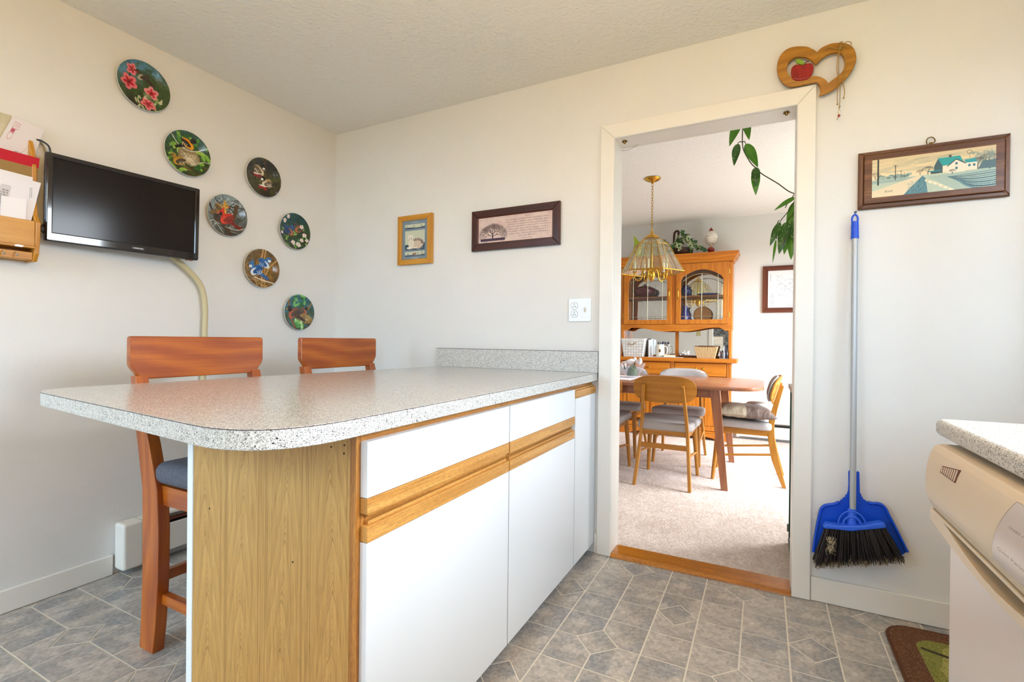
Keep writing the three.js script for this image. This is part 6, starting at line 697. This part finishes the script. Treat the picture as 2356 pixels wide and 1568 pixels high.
// ---------------------------------------------------------------- brass and glass pendant over the table
{
  const t = thing('pendant_lamp', 'brass pendant lamp with panelled glass shade hanging on a chain', 'lamp', [1.722, 0, -1.9]), br = M.brass;
  add('canopy', lathe([[0, 2.47], [0.068, 2.47], [0.07, 2.462], [0.05, 2.448], [0.02, 2.438], [0.008, 2.425], [0, 2.425]], 32), br, t);
  const link = new THREE.TorusGeometry(0.011, 0.0024, 6, 16).scale(0.75, 1.35, 1); for (let i = 0; i < 17; i++) { const o = add('chain_link', link, br, t); o.position.set(0, 2.412 - i * 0.0245, 0); o.rotation.y = i % 2 ? PI / 2 : 0; }
  add('cap', lathe([[0, 2.02], [0.008, 2.015], [0.014, 1.995], [0.03, 1.985], [0.055, 1.968], [0.064, 1.955], [0.066, 1.95], [0, 1.95]], 32), br, t);
  const ring = (R, y, a) => [R * Math.cos(a), y, R * Math.sin(a)], lv = [[0.066, 1.95], [0.138, 1.893], [0.268, 1.66]], N = 6; const gm = mat({ color: '#eef2e2', transmission: 0.92, thickness: 0, roughness: 0.06, ior: 1.5 });
  const quad = (a, b, c, d) => { const g = new THREE.BufferGeometry(); g.setAttribute('position', new THREE.Float32BufferAttribute([...a, ...b, ...c, ...a, ...c, ...d], 3)); g.computeVertexNormals(); return g; }; const L3 = (a, b, f) => [lerp(a[0], b[0], f), lerp(a[1], b[1], f), lerp(a[2], b[2], f)];
  for (let k = 0; k < N; k++) { const a = k * PI / 3, b = a + PI / 3;
    const T0 = ring(...lv[0], a), T1 = ring(...lv[0], b), S0 = ring(...lv[1], a), S1 = ring(...lv[1], b), B0 = ring(...lv[2], a), B1 = ring(...lv[2], b);
    add('glass_pane', quad(T0, T1, S1, S0), gm, t); for (let i = 0; i < 3; i++) add('glass_pane', quad(L3(S0, S1, i / 3), L3(S0, S1, (i + 1) / 3), L3(B0, B1, (i + 1) / 3), L3(B0, B1, i / 3)), gm, t);
    add('rib', merge([cyl(T0, S0, 0.0035, 0.0035, 6), cyl(S0, B0, 0.0042, 0.0042, 6)]), br, t); add('rim_bar', cyl(B0, B1, 0.006, 0.006, 8), br, t); add('shoulder_bar', cyl(S0, S1, 0.003, 0.003, 6), br, t); for (const f of [1 / 3, 2 / 3]) add('glass_came', cyl(L3(S0, S1, f), L3(B0, B1, f), 0.0022, 0.0022, 5), M.oldbrass, t);
    const mid = L3(S0, S1, 0.5), low = L3(B0, B1, 0.5), d = [L3(mid, low, 0.02), L3(L3(S0, S1, 0.68), L3(B0, B1, 0.62), 0.16), L3(mid, low, 0.32), L3(L3(S0, S1, 0.32), L3(B0, B1, 0.38), 0.16)]; add('diamond_came', merge([0, 1, 2, 3].map((i) => cyl(d[i], d[(i + 1) % 4], 0.0022, 0.0022, 5))), br, t); }
  add('stem', cyl([0, 1.95, 0], [0, 1.6, 0], 0.009, 0.009, 12), br, t); add('hub', lathe([[0, 1.7], [0.02, 1.7], [0.03, 1.67], [0.034, 1.62], [0.02, 1.6], [0.01, 1.585], [0, 1.58]], 20), br, t);
  for (let k = 0; k < 5; k++) { const a = k * 2 * PI / 5 + 0.3, c = Math.cos(a), s = Math.sin(a), P = (r, y) => [c * r, y, s * r]; const o = add('arm', tube([P(0.02, 1.66), P(0.05, 1.69), P(0.075, 1.66), P(0.085, 1.61), P(0.115, 1.59), P(0.14, 1.615), P(0.142, 1.66)], 0.0055, 36, 8), br, t); add('cup', lathe([[0, 0], [0.014, 0.002], [0.02, 0.012], [0, 0.012]], 16).translate(...P(0.142, 1.655)), br, o); add('candle_sleeve', cyl(P(0.142, 1.667), P(0.142, 1.755), 0.009, 0.009, 12), M.cream, o); add('bulb', lathe([[0, 0], [0.008, 0.002], [0.012, 0.018], [0.007, 0.036], [0, 0.046]], 14).translate(...P(0.142, 1.755)), mat({ color: '#f4f1e6', transmission: 0.8, thickness: 0, roughness: 0.1 }), o); }
}
// ---------------------------------------------------------------- hanging hoya by the dining window
{
  const t = thing('hanging_plant', 'hanging hoya with long speckled green leaves at the right of the doorway', 'plant'), vm = mat({ color: '#4d4a33', roughness: 0.7 }), z = -0.9;
  add('pot', lathe([[0, 0], [0.075, 0], [0.1, 0.12], [0.105, 0.13], [0.095, 0.13], [0.07, 0.02], [0, 0.02]], 28).translate(2.99, 1.86, z - 0.02), mat({ color: '#a8623a', roughness: 0.7 }), t); for (const s of [0, 1, 2]) add('cord', cyl([2.99 + 0.1 * Math.cos(s * 2.1), 1.98, z - 0.02 + 0.1 * Math.sin(s * 2.1)], [2.99, 2.4, z - 0.02], 0.002, 0.002, 5), vm, t); add('hook', tube([[2.99, 2.4, z - 0.02], [2.996, 2.42, z - 0.02], [2.99, 2.445, z - 0.02], [2.99, 2.469, z - 0.02]], 0.003, 16, 6), M.steel, t); add('soil', new THREE.CylinderGeometry(0.094, 0.094, 0.01, 24).translate(2.99, 1.98, z - 0.02), M.dark, t);
  add('vine', tube([[2.457, 2.466, z], [2.458, 2.385, z], [2.458, 2.282, z], [2.465, 2.238, z], [2.485, 2.192, z], [2.51, 2.146, z], [2.54, 2.111, z], [2.556, 2.088, z], [2.647, 2.012, z], [2.727, 1.943, z], [2.8, 1.93, z], [2.9, 1.985, z], [2.96, 1.99, z - 0.02]], 0.0032, 120, 6), vm, t);
  const spk = tex(128, 256, (u, v) => { const n = fbm(u, v, 18, 30, 2, 9), w = fbm(u, v, 3, 4, 2, 4); let c = mix(hex('#1f4a12'), hex('#3f7a1c'), w); if (n > 0.72 && w > 0.5) c = mix(c, hex('#d5dfae'), 0.8); if (Math.abs(u - 0.5) < 0.012) c = hex('#4f7d2a'); return c; }, true), pln = tex(64, 128, (u, v) => { let c = mix(hex('#356d14'), hex('#5d9a22'), fbm(u, v, 3, 5, 3, 12)); if (Math.abs(u - 0.5) < 0.02) c = hex('#7aa83c'); return c; }, true); const lm = [mat({ map: spk, roughness: 0.35, transmission: 0.25, thickness: 0, side: THREE.DoubleSide }), mat({ map: pln, roughness: 0.35, transmission: 0.35, thickness: 0, side: THREE.DoubleSide })];
  function leaf(a, b, w, k, dz = 0) { // from stalk end a to tip b, with a folded midrib
    const A = new THREE.Vector3(a[0], a[1], z + dz), Bv = new THREE.Vector3(b[0], b[1], z + dz + 0.02), d = Bv.clone().sub(A), l = d.length(); d.normalize(); const side = new THREE.Vector3(-d.y, d.x, 0).normalize(), nrm = new THREE.Vector3(0, 0, 1), pos = [], uv = [], idx = [], N = 12; for (let i = 0; i <= N; i++) { const f = i / N, wd = w * Math.pow(Math.sin(PI * Math.pow(f, 0.8)), 0.8) * (1 - 0.25 * f), bow = 0.018 * Math.sin(PI * f); for (const s of [-1, -0.5, 0, 0.5, 1]) { const p = A.clone().addScaledVector(d, l * f).addScaledVector(side, s * wd / 2).addScaledVector(nrm, bow + 0.12 * wd * Math.abs(s)); pos.push(...p.toArray()); uv.push(0.5 + s / 2, f); } } for (let i = 0; i < N; i++) for (let j = 0; j < 4; j++) { const q = i * 5 + j; idx.push(q, q + 5, q + 1, q + 1, q + 5, q + 6); } const g = new THREE.BufferGeometry(); g.setAttribute('position', new THREE.Float32BufferAttribute(pos, 3)); g.setAttribute('uv', new THREE.Float32BufferAttribute(uv, 2)); g.setIndex(idx); g.computeVertexNormals(); add('leaf', g, lm[k], t);
  }
  leaf([2.446, 2.435], [2.387, 2.266], 0.062, 1); leaf([2.472, 2.425], [2.496, 2.285], 0.052, 1); leaf([2.433, 2.283], [2.414, 2.142], 0.052, 0); leaf([2.476, 2.275], [2.545, 2.113], 0.062, 1); leaf([2.532, 2.118], [2.535, 1.947], 0.055, 1); leaf([2.533, 2.12], [2.534, 1.998], 0.053, 0, 0.012);
  leaf([2.745, 1.915], [2.631, 1.843], 0.03, 1, 0.01); leaf([2.665, 1.78], [2.613, 1.637], 0.046, 0); leaf([2.7, 1.775], [2.66, 1.583], 0.066, 0, 0.02); leaf([2.715, 1.77], [2.687, 1.584], 0.055, 1, -0.02); leaf([2.725, 1.75], [2.722, 1.547], 0.06, 1, 0.01); leaf([2.645, 1.68], [2.628, 1.535], 0.016, 1); leaf([2.735, 1.78], [2.738, 1.63], 0.06, 0, 0.03); leaf([2.74, 1.9], [2.7, 1.72], 0.05, 1, -0.03); leaf([2.76, 1.86], [2.765, 1.66], 0.06, 0, 0.0); leaf([2.79, 1.9], [2.8, 1.7], 0.06, 1, 0.02); leaf([2.82, 1.92], [2.85, 1.72], 0.06, 0, -0.02);
  for (const p of [[[2.75, 1.925], [2.715, 1.85], [2.67, 1.79], [2.665, 1.78]], [[2.76, 1.93], [2.74, 1.84], [2.7, 1.78]], [[2.74, 1.94], [2.7, 1.88], [2.69, 1.86]], [[2.66, 1.79], [2.65, 1.77], [2.648, 1.68]], [[2.77, 1.92], [2.75, 1.82], [2.73, 1.76]], [[2.458, 2.285], [2.445, 2.291], [2.433, 2.283]], [[2.459, 2.285], [2.468, 2.289], [2.476, 2.275]]]) add('stalk', tube(p.map(([x, y], i) => [x, y, z + 0.004]), 0.0026, 16, 6), vm, t);
}
// ---------------------------------------------------------------- plan on the dining wall, green cabinet, cable
{
  const plan = print(400, 440, (g, W, H) => { g.fillStyle = '#eeecec'; g.fillRect(0, 0, W, H); g.strokeStyle = '#7d7a80'; g.lineWidth = 2; g.beginPath(); g.moveTo(120, 130); g.lineTo(250, 260); g.lineTo(340, 200); g.lineTo(380, 120); g.moveTo(170, 200); g.lineTo(300, 90); g.moveTo(230, 250); g.lineTo(330, 320); g.moveTo(110, 290); g.lineTo(220, 300); g.stroke(); g.fillStyle = '#8d8a90'; const r = rng(3); for (let i = 0; i < 90; i++) g.fillRect(80 + r() * 290, 60 + r() * 260, 8 + r() * 14, 3); for (let i = 0; i < 7; i++) g.fillRect(26, 280 + i * 22, 40, 4); g.fillRect(26, 40, 4, 90); for (let i = 0; i < 4; i++) g.fillRect(180, 392 + i * 9, 150 - i * 20, 3); });
  picture('mahogany framed site plan on the dining room wall right of the hutch', 2.574, 3.05, 1.39, 1.895, 0.052, 0.022, M.mahog, plan, 0.012, 0.3, -3.619);
  const t = thing('green_cabinet', 'dark green cabinet edge just inside the dining room at the right jamb', 'cabinet'); const gm = mat({ color: '#0d4a3a', roughness: 0.35 });
  add('body', bx(2.722, 3.3, 0.03, 0.825, -0.6, -0.16, 0.006), gm, t); add('top', bx(2.706, 3.32, 0.826, 0.85, -0.615, -0.15, 0.004, 'x'), mat({ map: tex(128, 128, (u, v) => mix(hex('#8d7a6a'), hex('#c9bba8'), fbm(u, v, 14, 14, 3, 6)), true, [4, 4]), roughness: 0.4 }), t); add('foot_rail', bx(2.712, 3.3, 0.001, 0.03, -0.605, -0.16, 0.003), gm, t); add('side_trim', bx(2.714, 2.722, 0.04, 0.82, -0.6, -0.57, 0.002), gm, t); add('latch', bx(2.706, 2.714, 0.07, 0.11, -0.59, -0.575, 0.001), M.steel, t);
  const c = thing('black_cable', 'black cable hanging above the green cabinet by the right jamb', 'cable'); add('cable', tube([[2.728, 1.62, -0.4], [2.722, 1.5, -0.42], [2.724, 1.4, -0.42], [2.732, 1.3, -0.42], [2.728, 1.12, -0.45], [2.722, 0.98, -0.5], [2.726, 0.9, -0.5], [2.73, 0.853, -0.48]], 0.0035, 60, 6), M.black, c);
}
// ---------------------------------------------------------------- far side of the kitchen (seen in the hutch mirror): range and mosaic splashback
{
  const ws = mat({ map: tex(256, 256, (u, v) => { const i = Math.floor(u * 10), j = Math.floor(v * 10), fu = u * 10 - i, fv = v * 10 - j; if (fu < 0.08 || fv < 0.08) return hex('#a3a6aa'); return mix(hex('#28303c'), hex('#8a939f'), hash(i, j, 5)); }, true, [4, 4]), roughness: 0.25 });
  struct('trim_5', bx(0.6, 2.6, 0.93, 1.5, 3.492, 3.4995, 0, 'x'), ws, 'dark blue and grey mosaic splashback behind the range');
  const t = thing('range', 'white kitchen range seen reflected in the hutch mirror', 'stove', [1.62, 0, 3.15]); const B = (n, a, m = M.white, p = t) => add(n, bx(...a), m, p);
  B('body', [-0.38, 0.38, 0.02, 0.9, -0.3, 0.335, 0.006]); B('cooktop', [-0.382, 0.382, 0.9, 0.915, -0.31, 0.335, 0.004]); const g = B('backguard', [-0.38, 0.38, 0.915, 1.19, 0.265, 0.335, 0.02]); add('display', bx(-0.05, 0.09, 1.1, 1.125, 0.2625, 0.2655, 0.001), M.black, g); for (const x of [-0.3, -0.2, 0.2, 0.3]) add('knob', cyl([x, 1.1, 0.265], [x, 1.1, 0.235], 0.022, 0.018, 18), M.white, g); B('panel_line', [-0.38, 0.38, 0.99, 0.998, 0.262, 0.266, 0], M.steel); for (const [x, z, r] of [[-0.2, -0.15, 0.1], [0.2, -0.15, 0.08], [-0.2, 0.12, 0.08], [0.2, 0.12, 0.1]]) add('burner', new THREE.TorusGeometry(r, 0.006, 6, 28).rotateX(PI / 2).translate(x, 0.92, z), M.black, t); const d = B('oven_door', [-0.375, 0.375, 0.2, 0.84, -0.325, -0.301, 0.006]); add('handle', cyl([-0.3, 0.78, -0.35], [0.3, 0.78, -0.35], 0.01, 0.01, 12), M.white, d);
}
{ // switch on the dining side of the doorway wall, seen in the hutch mirror
  const t = thing('wall_switch', 'beige switch plate seen reflected in the hutch mirror', 'switch plate', [1.68, 1.226, -0.12], PI); add('plate', ex(rrect(-0.036, 0.036, -0.058, 0.058, 0.004, 3), 0.0005, 0.006, 0.002), mat({ color: '#c9bd8e', roughness: 0.4 }), t); add('toggle', cyl([0, 0, 0.005], [0, 0.009, 0.018], 0.004, 0.003), mat({ color: '#d8cda4', roughness: 0.4 }), t);
}
renderer.render(scene, camera);
